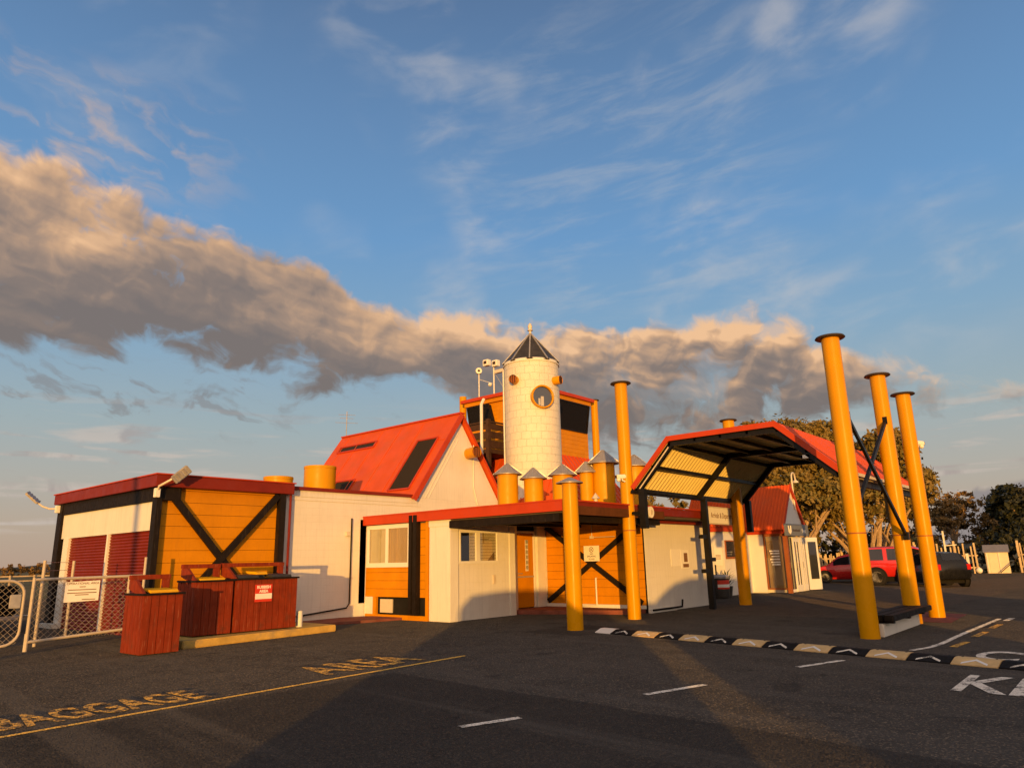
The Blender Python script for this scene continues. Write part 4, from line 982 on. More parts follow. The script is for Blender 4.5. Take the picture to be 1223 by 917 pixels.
# round alarm lamp
al = thing('alarm_bell', 'round cream alarm bell at the end of the maroon fascia', 'alarm', (18.1,10.36,2.85))
MB().cyl((18.05,10.40,2.83),(18.05,10.29,2.83),.16,n=24).build('dome', 'sign_white', al)
MB().cyl((18.05,10.29,2.83),(18.05,10.275,2.83),.07,n=20).build('centre', 'pipe_cream', al)
def cctv(loc, d, label):
    c = thing('security_camera', label, 'camera', loc, 'white pole cameras'); p = Vector(loc); d = Vector(d).normalized()
    MB().bar(p, p+d*.30, .11, .11).build('housing', 'sign_white', c, smooth=0, bevel=.02)
    MB().bar(p+d*.301, p+d*.31, .08, .08).build('lens', 'ink', c, smooth=0)
    MB().tube([p+d*.1, p+d*.1-UPV*.1, p+d*.02-UPV*.14], .025).sphere(p+d*.22-UPV*.08, .06).build('mount', 'sign_white', c)
cctv((16.98,10.42,3.77),(-.8,.35,-.05),'white camera on the tall pole in front of the porch')
cctv((20.98,4.0,4.36),(.8,-.5,-.05),'white camera on the rightmost pole')

# ================================================================== KIOSK (steep red roof, front to the road)
ki = thing('kiosk', 'small white kiosk with a steep ribbed red roof, grey shop sign and white doors', 'kiosk', (32,11.3,0))
KX0,KX1,KY0,KY1 = 30.95,33.05,11.3,13.3
MB().box(KX0,KX1,12.3,KY1,0,2.62).box(KX0+.1,KX1,11.32,12.3,0.02,.14).box(31.6,KX1,11.6,12.3,.14,2.6).build('wall', 'white_plaster', ki, smooth=0)
MB().box(KX0-.03,KX0-.001,12.28,12.98,.03,2.45).build('panel', 'white_trim', ki, smooth=0, bevel=.01)
kw = MB().box(KX0-.02,KX0+.04,11.42,12.26,2.34,2.44).box(KX0-.02,KX0+.04,11.42,12.26,.14,.2).box(KX0-.02,KX0+.04,12.2,12.26,.2,2.34).build('window', 'brown_post', ki, smooth=0)
MB().box(KX0,KX0+.008,11.42,12.2,.2,2.34).build('pane', 'window_glass', kw, smooth=0)
MB().box(KX0+.12,KX0+.13,11.42,12.2,.2,2.34).build('blind', 'curtain', kw, smooth=0)
lt = MB()
for k, z_ in enumerate((1.70,1.60,1.48,1.36,1.24,1.14)): lt.box(KX0-.008,KX0-.003,11.62,12.05-.04*(k%3),z_,z_+.055)
lt.build('window_lettering', 'sign_white', kw, smooth=0)
MB().box(KX0-.06,KX0+.10,11.24,11.40,0,2.60).build('post', 'brown_post', ki, smooth=0)
KA, KE = (31.98, 4.52), 2.66
MB().prism([(30.66,11.30,KE),(33.30,11.30,KE),(KA[0],11.30,KA[1]-.03)],(0,.15,0)).build('gable', 'white_plaster', ki, smooth=0)
for sx_, nm in ((-1,'roof'),(1,'roof')):
    ev = Vector((KA[0]+sx_*1.40, 0, KE-.08)); ap = Vector((KA[0],0,KA[1])); d_ = ap-ev; nn = Vector((d_.z*sx_,0,abs(d_.x))).normalized()
    k_ = MB(); vs = []; fs = []; NY = 60; ya, yb = 11.22, 13.45
    for i in range(NY+1):
        yy = ya+(yb-ya)*i/NY; o_ = .022*[-1,1,1,-1][i%4]
        vs += [ev+Vector((0,yy,0))+nn*(o_+.05), ap+Vector((0,yy,0))+nn*(o_+.05)]
        if i: fs.append((2*i-2,2*i-1,2*i+1,2*i))
    k_.add(vs, fs); k_.prism([ev+Vector((0,ya,0)), ap+Vector((0,ya,0)), ap+Vector((0,ya,0))+nn*.05, ev+Vector((0,ya,0))+nn*.05],(0,yb-ya,0))
    k_.build(nm, 'red_roof', ki, smooth=0)
    MB().prism([ev+Vector((0,ya-.03,-.10)), ap+Vector((0,ya-.03,-.10)), ap+Vector((0,ya-.03,.10)), ev+Vector((0,ya-.03,.10))],(0,.03,0)).build('bargeboard', 'red_fascia', ki, smooth=0)
MB().box(KX0-.2,KX0-.03,11.24,13.3,2.44,2.60).build('eave_board', 'red_fascia', ki, smooth=0)
sb = MB().box(30.62,33.36,11.12,11.20,2.34,2.84).build('shop_sign', 'sign_grey', ki, smooth=0, bevel=.008)
text('lettering', 'flyers', .27, (32.78,11.117,2.56), FX, FN, 'sign_white', sb, bold=.006, sx=.8)
ul = MB(); pts = [(30.92,11.112,2.76),(30.97,11.112,2.50),(31.06,11.112,2.43),(31.15,11.112,2.50),(31.19,11.112,2.76)]
ul.tube(pts,[.02,.03,.034,.03,.02],6).build('logo', 'sign_white', sb)
dk = MB()
for k in range(7): dk.box(31.42+k*.125,31.50+k*.125,11.114,11.119,2.53,2.60+.03*(k%3==0))
dk.build('lettering', 'ink', sb, smooth=0)
MB().box(31.02,31.62,11.36,11.40,.14,2.3).build('entry_glass', 'dark_glass', ki, smooth=0)
MB().box(31.05,31.6,11.44,11.46,.14,2.3).build('entry_blind', 'hut_roof', ki, smooth=0)
for dx0, dx1, dy in ((31.72,32.46,11.30),(32.52,33.02,11.29)):
    dd = MB().box(dx0,dx0+.12,dy-.03,dy+.03,.03,2.3).box(dx1-.12,dx1,dy-.03,dy+.03,.03,2.3).box(dx0+.12,dx1-.12,dy-.03,dy+.03,2.1,2.3).box(dx0+.12,dx1-.12,dy-.03,dy+.03,.03,.3)
    dd.box((dx0+dx1)/2-.05,(dx0+dx1)/2+.05,dy-.028,dy+.028,.3,2.1)
    d2 = dd.build('door', 'white_trim', ki, smooth=0)
    MB().box(dx0+.12,dx1-.12,dy-.01,dy+.0,.3,2.1).build('pane', 'dark_glass', d2, smooth=0)
    MB().box(dx0+.04,dx0+.09,dy-.06,dy-.031,1.0,1.25).build('handle', 'galv', d2, smooth=0)
# open door leaf on the right
od = MB().bar((33.1,11.25,1.17),(33.8,10.95,1.17),.04,2.24).build('open_door', 'white_trim', ki, smooth=0)
MB().bar((33.22,11.17,1.3),(33.66,10.985,1.3),.05,1.6).build('pane', 'dark_glass', od, smooth=0)
sw = thing('swan_neck_lamp', 'cream swan-neck lamp rising over the kiosk gable', 'lamp', (32.4,11.25,3.7))
pts = [(32.4,11.26,3.5),(32.4,11.26,4.85)]+[(32.62-.22*math.cos(math.pi*k/8),11.26,4.9+.24*math.sin(math.pi*k/8)) for k in range(9)]+[(32.86,11.26,4.80)]
MB().tube(pts,.035).build('arm', 'pipe_cream', sw)
MB().lathe([(.13,4.70),(.12,4.76),(.04,4.84)],(32.86,11.26,0),16).build('shade', 'pipe_cream', sw)

# ================================================================== SECOND SMALL BUILDING between wing and kiosk
bb = thing('ticket_hall', 'low white building with a steep red roof half hidden behind the arrivals sign', 'building', (29,13.5,0))
MB().box(28.3,30.94,12.9,16.5,0,2.62).build('wall', 'white_plaster', bb, smooth=0)
MB().box(28.15,30.9,12.8,12.899,2.55,2.75).box(28.15,28.299,12.9,14.6,2.55,2.75).build('fascia', 'red_fascia', bb, smooth=0)
w3 = MB().box(28.42,29.7,12.85,12.899,1.45,1.53).box(28.42,29.7,12.86,12.899,2.15,2.2).box(28.42,28.48,12.86,12.899,1.53,2.15).box(29.64,29.7,12.86,12.899,1.53,2.15).build('window', 'brown_post', bb, smooth=0)
MB().box(28.48,29.64,12.88,12.898,1.53,2.15).build('pane', 'dark_glass', w3, smooth=0)
k_ = MB(); vs=[]; fs=[]
for i in range(49):
    yy = 12.8+1.75*i/48; o_ = .02*[-1,1,1,-1][i%4]
    vs += [(28.1-o_,yy,2.76+o_),(29.9-o_,yy,5.2+o_)]
    if i: fs.append((2*i-2,2*i-1,2*i+1,2*i))
k_.add(vs,fs).prism([(28.14,12.8,2.75),(29.9,12.8,5.16),(31.6,12.8,2.75)],(0,1.75,0)).build('roof', 'red_roof', bb, smooth=0)
MB().box(23.1,28.3,15.5,15.7,0,2.6).build('link_wall', 'white_plaster', bb, smooth=0)
no = thing('notice', 'narrow white notice with dark lines on the ticket hall pillar', 'notice', (28.28,13.2,1.6))
MB().box(28.285,28.296,13.0,13.32,1.2,2.0).build('sheet', 'sign_white', no, smooth=0)
nl = MB()
for k in range(4): nl.box(28.28,28.284,13.05,13.27,1.45+.05*k,1.47+.05*k)
nl.build('print', 'ink_brown', nl and no, smooth=0)
lb_ = thing('litter_bin', 'round black litter bin with a red and white label, beside a dark potted plant', 'bin', (26.6,12.4,0))
MB().lathe([(.30,.03),(.33,.1),(.34,.74)],(26.6,12.4,0),28).build('body', 'bin_plastic', lb_)
MB().lathe([(.36,.74),(.37,.80),(.30,.88),(.29,.80),(.28,.6)],(26.6,12.4,0),28).build('rim', 'galv_cap', lb_)
for z0, z1, m_ in ((.36,.68,'sign_red'),(.42,.53,'sign_white')):
    r_ = .345 if m_ == 'sign_red' else .349; k_ = MB(); c0 = Vector((26.6,12.4,0)); vs=[]
    for i in range(13):
        a = R(190+i*8); vs += [c0+Vector((math.cos(a)*r_,math.sin(a)*r_,z0)), c0+Vector((math.cos(a)*r_,math.sin(a)*r_,z1))]
    k_.add(vs,[(2*i,2*i+2,2*i+3,2*i+1) for i in range(12)]).build('label', m_, lb_)
MB().tube([(26.55,12.5,.8),(26.55,12.5,1.25)],.03).build('post', 'black_steel', lb_)
pl = thing('potted_plant', 'dark spiky potted plant beside the round litter bin', 'plant', (27.4,12.5,0))
MB().lathe([(.17,0),(.23,.38),(.24,.42),(.20,.42),(.19,.36)],(27.4,12.5,0),16).build('pot', 'bin_plastic', pl)
lv_ = MB()
for k in range(46):
    a = random.random()*6.28; l_ = .5+.55*random.random(); e_ = .3+random.random()*1.0; c0 = Vector((27.4,12.5,.36)); dv = Vector((math.cos(a),math.sin(a),0)); sd_ = Vector((-dv.y,dv.x,0))*.025
    m1 = c0+dv*l_*.4*math.cos(e_)+UPV*l_*.65*math.sin(e_); m3 = c0+dv*l_*math.cos(e_)+UPV*l_*.8*math.sin(e_)
    lv_.quad(c0-sd_,c0+sd_,m1+sd_,m1-sd_); lv_.quad(m1-sd_,m1+sd_,m3)
lv_.build('leaves', 'plant_leaf', pl, smooth=0)

# ================================================================== BIN ENCLOSURES
BG = 'red timber wheelie bin enclosures'
def enclosure(x0, y0, w, d_, h, label, z0=0., sign=False, handle=True):
    e_ = thing('bin_enclosure', label, 'bin store', (x0,y0,z0), BG)
    pk = MB(); n_ = max(2, round(w/.16)); 
    for k in range(n_):
        a = x0+w*k/n_; pk.box(a+.004,a+w/n_-.004,y0+random.uniform(0,.006),y0+.03,z0+.02,z0+h)
    n2 = max(2, round(d_/.16))
    for k in range(n2):
        a = y0+.031+(d_-.031)*k/n2; pk.box(x0+random.uniform(0,.006),x0+.03,a+.004,a+(d_-.031)/n2-.004,z0+.02,z0+h)
    pk.build('planks', 'red_timber', e_, smooth=0, bevel=.004)
    MB().box(x0+.035,x0+w,y0+.035,y0+d_,z0+.02,z0+h-.22).build('liner', 'dark_void', e_, smooth=0)
    MB().box(x0-.03,x0+w+.03,y0-.035,y0+.035,z0+h+.001,z0+h+.04).box(x0-.03,x0+.04,y0+.036,y0+d_,z0+h+.001,z0+h+.04).box(x0+w-.04,x0+w+.03,y0+.036,y0+d_,z0+h+.001,z0+h+.04).build('top_rail', 'dark_timber', e_, smooth=0, bevel=.006)
    ph = z0+h+.36
    fr_ = MB().bar((x0-.01,y0+d_-.16,ph-.02),(x0+w+.01,y0+d_-.16,ph-.02),.12,.09)
    fr_.box(x0+w-.13,x0+w+.0,y0+d_-.21,y0+d_-.11,z0+h+.04,ph-.066)
    fr_.prism([(x0+.0,y0+.05,z0+h+.041),(x0+.0,y0+.46,z0+h+.041),(x0+.0,y0+d_-.11,z0+h+.12),(x0+.0,y0+d_-.11,ph-.066),(x0+.0,y0+d_-.40,ph-.066)],(.06,0,0))
    fr_.build('frame', 'red_timber', e_, smooth=0, bevel=.006)
    return e_
enclosure(6.12,14.55,.76,.85,1.09,'single red timber bin enclosure standing on the tarmac beside the chain-link gate')
enclosure(7.58,15.50,.86,.85,1.12,'narrow red timber bin enclosure on the left end of the concrete plinth',.16)
e3 = enclosure(8.50,15.50,1.58,.85,1.13,'wide red timber bin enclosure with a red rubbish sign on its front',.16)
sb = MB().box(8.97,9.40,15.482,15.494,.80,1.18).build('sign', 'sign_red', e3, smooth=0)
MB().box(8.975,9.395,15.477,15.481,.86,.98).build('sign_panel', 'sign_white', sb, smooth=0)
text('lettering', 'RUBBISH', .09, (9.185,15.48,1.12), FX, FN, 'sign_white', sb, bold=.003)
text('lettering', 'AREA', .09, (9.185,15.48,1.03), FX, FN, 'sign_white', sb, bold=.003)
WB = 'wheelie bins inside the enclosures'
def wheelie(x, y, z0, w, h, m_, label):
    b_ = thing('wheelie_bin', label, 'wheelie bin', (x,y,z0), WB)
    MB().box(x+.03,x+w-.03,y+.05,y+.6,z0+.85,z0+h).build('body', 'bin_plastic', b_, smooth=0, bevel=.02)
    ld = MB().prism([(x-.01,y+.0,z0+h+.001),(x-.01,y+.64,z0+h+.03),(x-.01,y+.60,z0+h+.085),(x-.01,y+.06,z0+h+.055)],(w+.02,0,0)).build('lid', m_, b_, smooth=0, bevel=.015)
    MB().tube([(x+.08,y+.62,z0+h+.05),(x+.08,y+.70,z0+h+.06),(x+w-.08,y+.70,z0+h+.06),(x+w-.08,y+.62,z0+h+.05)],.014).build('handle', m_, b_)
    return b_
wheelie(6.28,14.62,0,.54,1.13,'lid_yellow','wheelie bin with a yellow lid in the single enclosure on the tarmac')
wheelie(7.72,15.56,.16,.56,1.14,'lid_yellow','wheelie bin with a yellow lid in the narrow enclosure on the plinth')
wheelie(8.60,15.56,.16,.50,1.17,'lid_dark','wheelie bin with a dark lid, left of the pair in the wide enclosure')
wheelie(9.44,15.56,.16,.52,1.17,'lid_dark','wheelie bin with a dark lid, right of the pair in the wide enclosure')
wheelie(9.14,15.72,.16,.27,1.24,'lid_yellow','wheelie bin with a yellow lid wedged between the two dark-lidded bins')
plh = thing('concrete_plinth', 'low yellowed concrete plinth under the two bin enclosures', 'plinth', (8.8,15.4,0))
MB().prism([(7.12,14.92,0),(11.10,15.30,0),(11.10,16.8,0),(7.12,16.5,0)],(0,0,.155)).build('slab', 'yellow_kerb', plh, smooth=0, bevel=.02)
pc = thing('drain_pipe_stub', 'short white pipe standing on the plinth by the wide enclosure', 'pipe', (10.3,15.75,.155))
MB().lathe([(.075,.155),(.075,.52),(.06,.52),(.06,.3)],(10.28,15.66,0),16).build('pipe', 'white_trim', pc)

# ================================================================== CHAIN-LINK FENCE AND GATE
def chainlink(mb, p, q, z0, z1, pitch=.125, r=.0045):
    p = Vector((*p,0)); q = Vector((*q,0)); d_ = (q-p); ln = d_.length; d_.normalize(); H = z1-z0
    off = 0
    k = -H
    while k < ln:
        for sgn in (1,-1):
            a0, a1 = (k, k+H) if sgn > 0 else (k+H, k)
            # clip to [0, ln]
            s0, s1 = 0., 1.
            for tgt in (0, ln):
                pass
            f = lambda u: a0+(a1-a0)*u
            us = sorted([(0-a0)/(a1-a0), (ln-a0)/(a1-a0)]); s0 = max(0, us[0]); s1 = min(1, us[1])
            if s1-s0 > .02:
                n_ = d_.cross(UPV)*(.004*sgn)
                A = p+d_*f(s0)+UPV*(z0+H*s0)+n_; B = p+d_*f(s1)+UPV*(z0+H*s1)+n_
                mb.cyl(A, B, r, n=3, cap=False)
        k += pitch
    return mb
fe = thing('chain_link_fence', 'chain-link fence panel with cream pipe frame and an operational area sign', 'fence', (6,17.5,0))
FA, FB = (5.16,17.64), (6.98,17.44)
def P3(u, z): return (FA[0]+(FB[0]-FA[0])*u, FA[1]+(FB[1]-FA[1])*u, z)
for u in (0, 1): MB().tube([P3(u,0),P3(u,1.46 if u == 0 else 1.44)],.034).build('post', 'fence_pipe', fe)
MB().tube([P3(0,1.42),P3(1,1.44),(7.3,17.41,1.44)],.03).build('rail', 'fence_pipe', fe)
MB().tube([P3(0,.18),P3(1,.30)],.03).build('rail', 'fence_pipe', fe)
chainlink(MB(), (FA[0]+.03,FA[1]), FB, .20, 1.42).build('mesh', 'fence_wire', fe, smooth=0)
MB().tube([(7.28,17.40,.2),(7.28,17.40,1.85)],.03).build('post', 'fence_pipe', fe)
sg2 = thing('warning_sign', 'white operational area sign wired to the chain-link fence', 'sign', (5.95,17.52,1.2))
fd = Vector((FB[0]-FA[0], FB[1]-FA[1], 0)).normalized(); fn = Vector((fd.y, -fd.x, 0))
c0 = Vector(P3(.49, 0)) + fn*.045
def sp(a, z): return c0+fd*a+UPV*z
MB().prism([sp(-.33,.93),sp(.33,.95),sp(.33,1.37),sp(-.33,1.35)], fn*.008).build('board', 'sign_white', sg2, smooth=0)
text('lettering', 'OPERATIONAL AREA', .066, sp(0,1.315)+fn*.010, fd, fn, 'ink_brown', sg2)
il = MB()
for a, w_, z_ in ((0,.06,1.245),(0,.27,1.185),(0,.28,1.12),(0,.13,1.08),(.14,.13,.98)): il.prism([sp(a-w_,z_-.009),sp(a+w_,z_-.009),sp(a+w_,z_+.009),sp(a-w_,z_+.009)], fn*.0095)
il.build('small_print', 'ink_brown', sg2, smooth=0)
gt = thing('chain_link_gate', 'chain-link gate leaf with rounded cream pipe frame and latch box', 'gate', (4.2,17.75,0))
GA = Vector((2.2,17.95,0)); GB = Vector((5.03,17.66,0)); gd = (GB-GA).normalized()
fp = []
for cx_, cz_, a0 in ((2.55,1.13,0),(2.55,.42,-90)):
    for k in range(7):
        a = R(90-15*k) if a0 == 0 else R(-15*k)
        fp.append(GA+gd*(cx_+.28*math.cos(a))+UPV*(cz_+.28*math.sin(a)))
MB().tube([GA+UPV*1.41]+fp+[GA+UPV*.14],.028).build('frame', 'fence_pipe', gt)
chainlink(MB(), (GA.x,GA.y), ((GA+gd*2.80).x,(GA+gd*2.80).y), .16, 1.40).build('mesh', 'fence_wire', gt, smooth=0)
lk = GA+gd*2.68
MB().bar(lk+UPV*1.0-gd*.09, lk+UPV*1.0+gd*.11, .05, .27).build('latch_box', 'galv', gt, smooth=0, bevel=.01)
MB().tube([GB+gd*.1+UPV*.0,GB+gd*.1+UPV*.35],.015).build('drop_bolt', 'galv', gt)
for px_, py_, lb in ((5.60,18.6,'left bare post with wire strands rising behind the gate'),(6.72,20.2,'post with two wire strands beside the shed corner')):
    q_ = thing('fence_post', lb, 'post', (px_,py_,0), 'taller wire fence posts')
    MB().tube([(px_,py_,0),(px_,py_,1.82)],.035).build('post', 'fence_pipe', q_)
    wr_ = MB()
    for z_ in (1.78,1.60): wr_.tube([(px_,py_,z_),(px_+.9,py_+1.2,z_)],.006,4)
    wr_.build('wire', 'galv', q_)
# dark covered trolley behind the gate
tr = thing('baggage_trolley', 'black canvas-covered baggage trolley in shade behind the chain-link gate', 'trolley', (5.3,23,0))
for dx in (0,):
    MB().box(3.2,6.4,23.0,25.0,.45,1.22).build('cover', 'dark_canvas', tr, smooth=0, bevel=.05)
    MB().box(3.15,6.45,22.95,25.05,.36,.449).build('deck', 'galv_cap', tr, smooth=0)
    for wx in (3.7,5.9): 
        for wy in (23.05,24.85): MB().cyl((wx,wy-.08,.2),(wx,wy+.08,.2),.2,n=18).build('wheel', 'tyre', tr)
    MB().tube([(6.4,23.6,.42),(6.9,23.4,.42),(7.0,23.3,.8)],.02).build('drawbar', 'galv', tr)

# ================================================================== WALL LAMPS ON THE SHED
def flood(name, arm, hc, hd, label, upv=(0,0,1)):
    f_ = thing(name, label, 'lamp', arm[0], 'cream floodlights on the shed')
    MB().tube(arm,.028).build('arm', 'pipe_cream', f_)
    a = Vector(arm[0]); MB().box(a.x-.07,a.x+.05,a.y-.07,a.y+.05,a.z-.13,a.z+.09).build('bracket', 'sign_white', f_, smooth=0, bevel=.01)
    hc = Vector(hc); hd = Vector(hd).normalized()
    up_ = Vector(upv)
    h_ = MB().bar(hc-hd*.23, hc+hd*.23, .23, .06, up_).build('head', 'galv', f_, smooth=0, bevel=.02)
    s_ = hd.cross(up_).normalized(); un = s_.cross(hd).normalized()
    fm = MB()
    for k in range(5): fm.bar(hc-hd*(.2-.1*k)-s_*.095+un*.035, hc-hd*(.2-.1*k)+s_*.095+un*.035, .05, .02, un)
    fm.build('fins', 'galv_cap', h_, smooth=0)
    return f_
flood('wall_floodlight', [(7.36,17.32,3.32),(7.34,17.2,3.45),(7.55,17.0,3.62)], (7.74,16.95,3.74), (.62,-.2,.62), 'cream floodlight on the near corner of the baggage shed', (-.45,-.75,-.45)).location = (7.60,17.90,3.40)
flood('wall_floodlight', [(7.36,23.9,3.36),(7.20,24.1,3.36),(7.06,24.3,3.44),(6.95,24.4,3.55)], (6.82,24.48,3.70), (-.62,.25,.62), 'cream floodlight on a long arm at the far corner of the baggage shed', (.2,-.5,.8)).location = (7.60,24.72,3.42)

# ================================================================== SPEED HUMP
hu = thing('speed_hump', 'rubber speed hump of alternating black and tan segments with white chevrons', 'speed hump', (13.2,5.4,0))
HA, HB = Vector((14.02,9.55,0)), Vector((12.30,.50,0)); hd_ = (HB-HA).normalized(); hn = Vector((-hd_.y, hd_.x, 0))
if hn.x < 0: hn = -hn
HL = (HB-HA).length; NSG = 15; sl_ = HL/NSG
prof = [(-.26,0),(-.26,.016),(-.09,.082),(-.05,.088),(.05,.088),(.09,.082),(.26,.016),(.26,0)]
for k in range(NSG):
    a, b = k*sl_+.005, (k+1)*sl_-.005
    if k == 0: a += .15
    sgm = MB().prism([HA+hd_*a+hn*u+UPV*v for u, v in prof], hd_*(b-a)).build('segment', 'sign_white' if k == 0 else ('rubber' if k % 2 else 'tan_rubber'), hu, smooth=0, bevel=.004)
    if k:
        c_ = HA+hd_*((a+b)/2); ch = MB()
        def hz(v): return .0205+(.26-abs(v))*.388 if abs(v) > .09 else .0885
        for sg_ in (-1,1):
            for u0, u1 in ((0,.06),(.06,.12),(.12,.17)):
                ch.quad(*[c_+hd_*(sg_*u)+hn*v+UPV*hz(v) for u, v in ((u0,-.105-u0*.62),(u0,-.19-u0*.62+.04),(u1,-.19-u1*.62+.04),(u1,-.105-u1*.62))])
        ch.build('chevron', 'white_paint' if k % 2 else 'sign_white', sgm, smooth=0)
        for u in (-.22,.22): MB().cyl(c_+hd_*u+UPV*.086,c_+hd_*u+UPV*.0915,.018,n=10).build('bolt', 'dark_void', sgm, smooth=0)

# ================================================================== VEHICLES
def car(name, label, loc, rotz, body, st, w, wheels, wr_, glass, screens, cat='car', group=None, lamps=()):
    """st: stations (x, z_bottom, z_belt, z_top, half-width factor at belt, at roof), front at +x"""
    c = thing(name, label, cat, (0,0,0), group)
    hw = w/2; rings = []
    for x, zb, zl, zt, fb, ft in st:
        green = zt-zl > .08
        ztop = zt
        pts = [(0, zb), (hw*fb*.86, zb), (hw*fb*.97, zb+.12), (hw*fb, zb+(zl-zb)*.55), (hw*fb*.975, zl)]
        pts += [(hw*ft, zt-.05), (hw*ft*.80, zt), (0, zt+.015)] if green else [(hw*fb*.90, zl+.3*(zt-zl)+.01), (hw*fb*.6, zt+.015), (0, zt+.025)]
        rings.append([Vector((x, y, z)) for y, z in pts])
    m = MB(); NP = 8
    for s_ in (1, -1):
        for a, b in zip(rings, rings[1:]):
            for i in range(NP-1):
                q = [a[i], a[i+1], b[i+1], b[i]]
                m.add([(p.x, p.y*s_, p.z) for p in q], [(0,1,2,3)])
        for rg in (rings[0], rings[-1]):
            m.add([(p.x, p.y*s_, p.z) for p in rg], [tuple(range(NP))])
    bo = m.build('body', body, c, smooth=38)
    bm = bmesh.new(); bm.from_mesh(bo.data); bmesh.ops.remove_doubles(bm, verts=bm.verts, dist=.0005); bmesh.ops.recalc_face_normals(bm, faces=bm.faces); bm.to_mesh(bo.data); bm.free()
    bo.data.shade_smooth(); bo.data.set_sharp_from_angle(angle=R(38))
    def at(xx):
        for a, b, ra, rb in zip(st, st[1:], rings, rings[1:]):
            lo, hi = min(a[0], b[0]), max(a[0], b[0])
            if lo <= xx <= hi and hi > lo:
                u = (xx-a[0])/(b[0]-a[0]); return [p.lerp(q, u) for p, q in zip(ra, rb)]
    for x0, x1 in glass:
        for s_ in (1, -1):
            g_ = MB(); k = 5; prev = None
            for i in range(k+1):
                rg = at(x0+(x1-x0)*i/k); lo = rg[4].lerp(rg[5], .10); hi = rg[4].lerp(rg[5], .92)
                cur = [Vector((p.x, (p.y+.008)*s_, p.z+.002)) for p in (lo, hi)]
                if prev: g_.quad(prev[0], cur[0], cur[1], prev[1])
                prev = cur
            g_.build('window', 'car_glass', c, smooth=0)
    for x0, x1 in screens:
        a, b = at(x0), at(x1); d_ = Vector((.010 if x0 > 0 else -.010, 0, .010))
        A = [a[6].copy(), a[7].copy()]; B = [b[6].copy(), b[7].copy()]
        p = [Vector((A[0].x, A[0].y*.98, A[0].z)), Vector((A[0].x, -A[0].y*.98, A[0].z)), Vector((B[0].x, -B[0].y*.94, B[0].z)), Vector((B[0].x, B[0].y*.94, B[0].z))]
        MB().quad(*[q+d_+Vector((0,0,.012)) for q in p]).build('windscreen', 'car_glass', c, smooth=0)
    for xw in wheels:
        for s_ in (1, -1):
            yo = s_*(hw-.10)
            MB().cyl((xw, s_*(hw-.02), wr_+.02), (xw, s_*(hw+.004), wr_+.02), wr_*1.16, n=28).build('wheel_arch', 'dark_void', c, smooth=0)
            wl = MB().lathe([(wr_*.6,-.1),(wr_*.95,-.1),(wr_,-.06),(wr_,.06),(wr_*.95,.1),(wr_*.6,.1)],(0,0,0),28).build('wheel', 'tyre', c)
            wl.matrix_local = Matrix.Translation((xw, s_*(hw-.085), wr_)) @ Matrix.Rotation(R(-90*s_), 4, 'X')
            rm = MB().lathe([(.001,.07),(wr_*.2,.075),(wr_*.55,.06),(wr_*.62,.10),(wr_*.66,.10)],(0,0,0),20); 
            for k in range(5):
                a = k*2*math.pi/5; rm.bar((0,0,.08),(wr_*.58*math.cos(a),wr_*.58*math.sin(a),.085),.06,.03)
            rm.build('rim', 'rim', wl)
    for nm, m_, x, y, z, dx, dy, dz in lamps:
        for s_ in (1, -1): MB().box(x-dx,x+dx,s_*y-dy,s_*y+dy,z-dz,z+dz).build(nm, m_, c, smooth=0, bevel=.02)
    MB().box(st[0][0]+.4,st[-1][0]-.4,-hw*.8,hw*.8,.18,.4).build('underbody', 'dark_void', c, smooth=0)
    mr = at((glass[-1][1]+glass[-1][0])/2+.45) if glass else None
    c.location = loc; c.rotation_euler = (0,0,rotz); WPOS[c.name] = Vector(loc)
    return c
HATCH = [(-2.03,.42,.85,.92,.86,.6),(-1.98,.30,.92,1.10,.93,.60),(-1.75,.24,.95,1.40,.98,.62),(-1.0,.20,.93,1.50,1,.64),(.1,.20,.90,1.49,1,.64),(.55,.20,.90,1.38,1,.64),(1.12,.21,.90,.93,.99,.7),(1.75,.22,.78,.80,.95,.7),(1.98,.28,.60,.66,.84,.6),(2.03,.35,.52,.56,.76,.5)]
P_ = lambda px_: None
hx, hy = 42.78, 12.25; hdir = math.atan2(13.09-10.02, 39.91-40.79)
car('parked_car', 'red hatchback parked side-on in front of the red pickup', (hx,hy,0), hdir, 'car_red', HATCH, 1.72, (1.28,-1.22), .31, ((-1.55,-.62),(-.52,.82)), ((1.08,.5),(-1.96,-1.72)), lamps=(('headlight','head_lamp',1.86,.62,.66,.10,.14,.07),('tail_light','tail_lamp',-1.97,.70,.88,.05,.10,.16)))
UTE = [(-2.62,.55,1.02,1.10,.95,.7),(-2.58,.45,1.10,1.30,.97,.80),(-2.45,.42,1.12,1.80,1,.82),(-1.0,.42,1.12,1.84,1,.80),(.35,.42,1.12,1.83,1,.72),(.75,.42,1.12,1.70,1,.70),(1.35,.42,1.10,1.14,1,.75),(2.3,.44,1.00,1.05,.96,.75),(2.55,.46,.85,.92,.90,.7),(2.62,.5,.7,.75,.85,.6)]
udir = math.atan2(-(11.21-9.0), -(43.06-43.4)); ux, uy = 43.3+.30, 11.21-2.55
car('pickup_truck', 'red pickup with a canopy over its tray, between the red hatchback and the black SUV', (40.0,8.75,0), math.atan2(-.975,.22), 'car_red', [(a*.9,b,c,d__,e,f) for a,b,c,d__,e,f in UTE], 1.85, (1.44,-1.40), .40, ((-2.07,-1.03),(-.85,-.1),(0,.85)), ((1.19,.65),), cat='pickup', lamps=(('headlight','head_lamp',2.25,.72,.88,.08,.12,.09),('tail_light','tail_lamp',-2.34,.84,1.0,.05,.07,.18)))
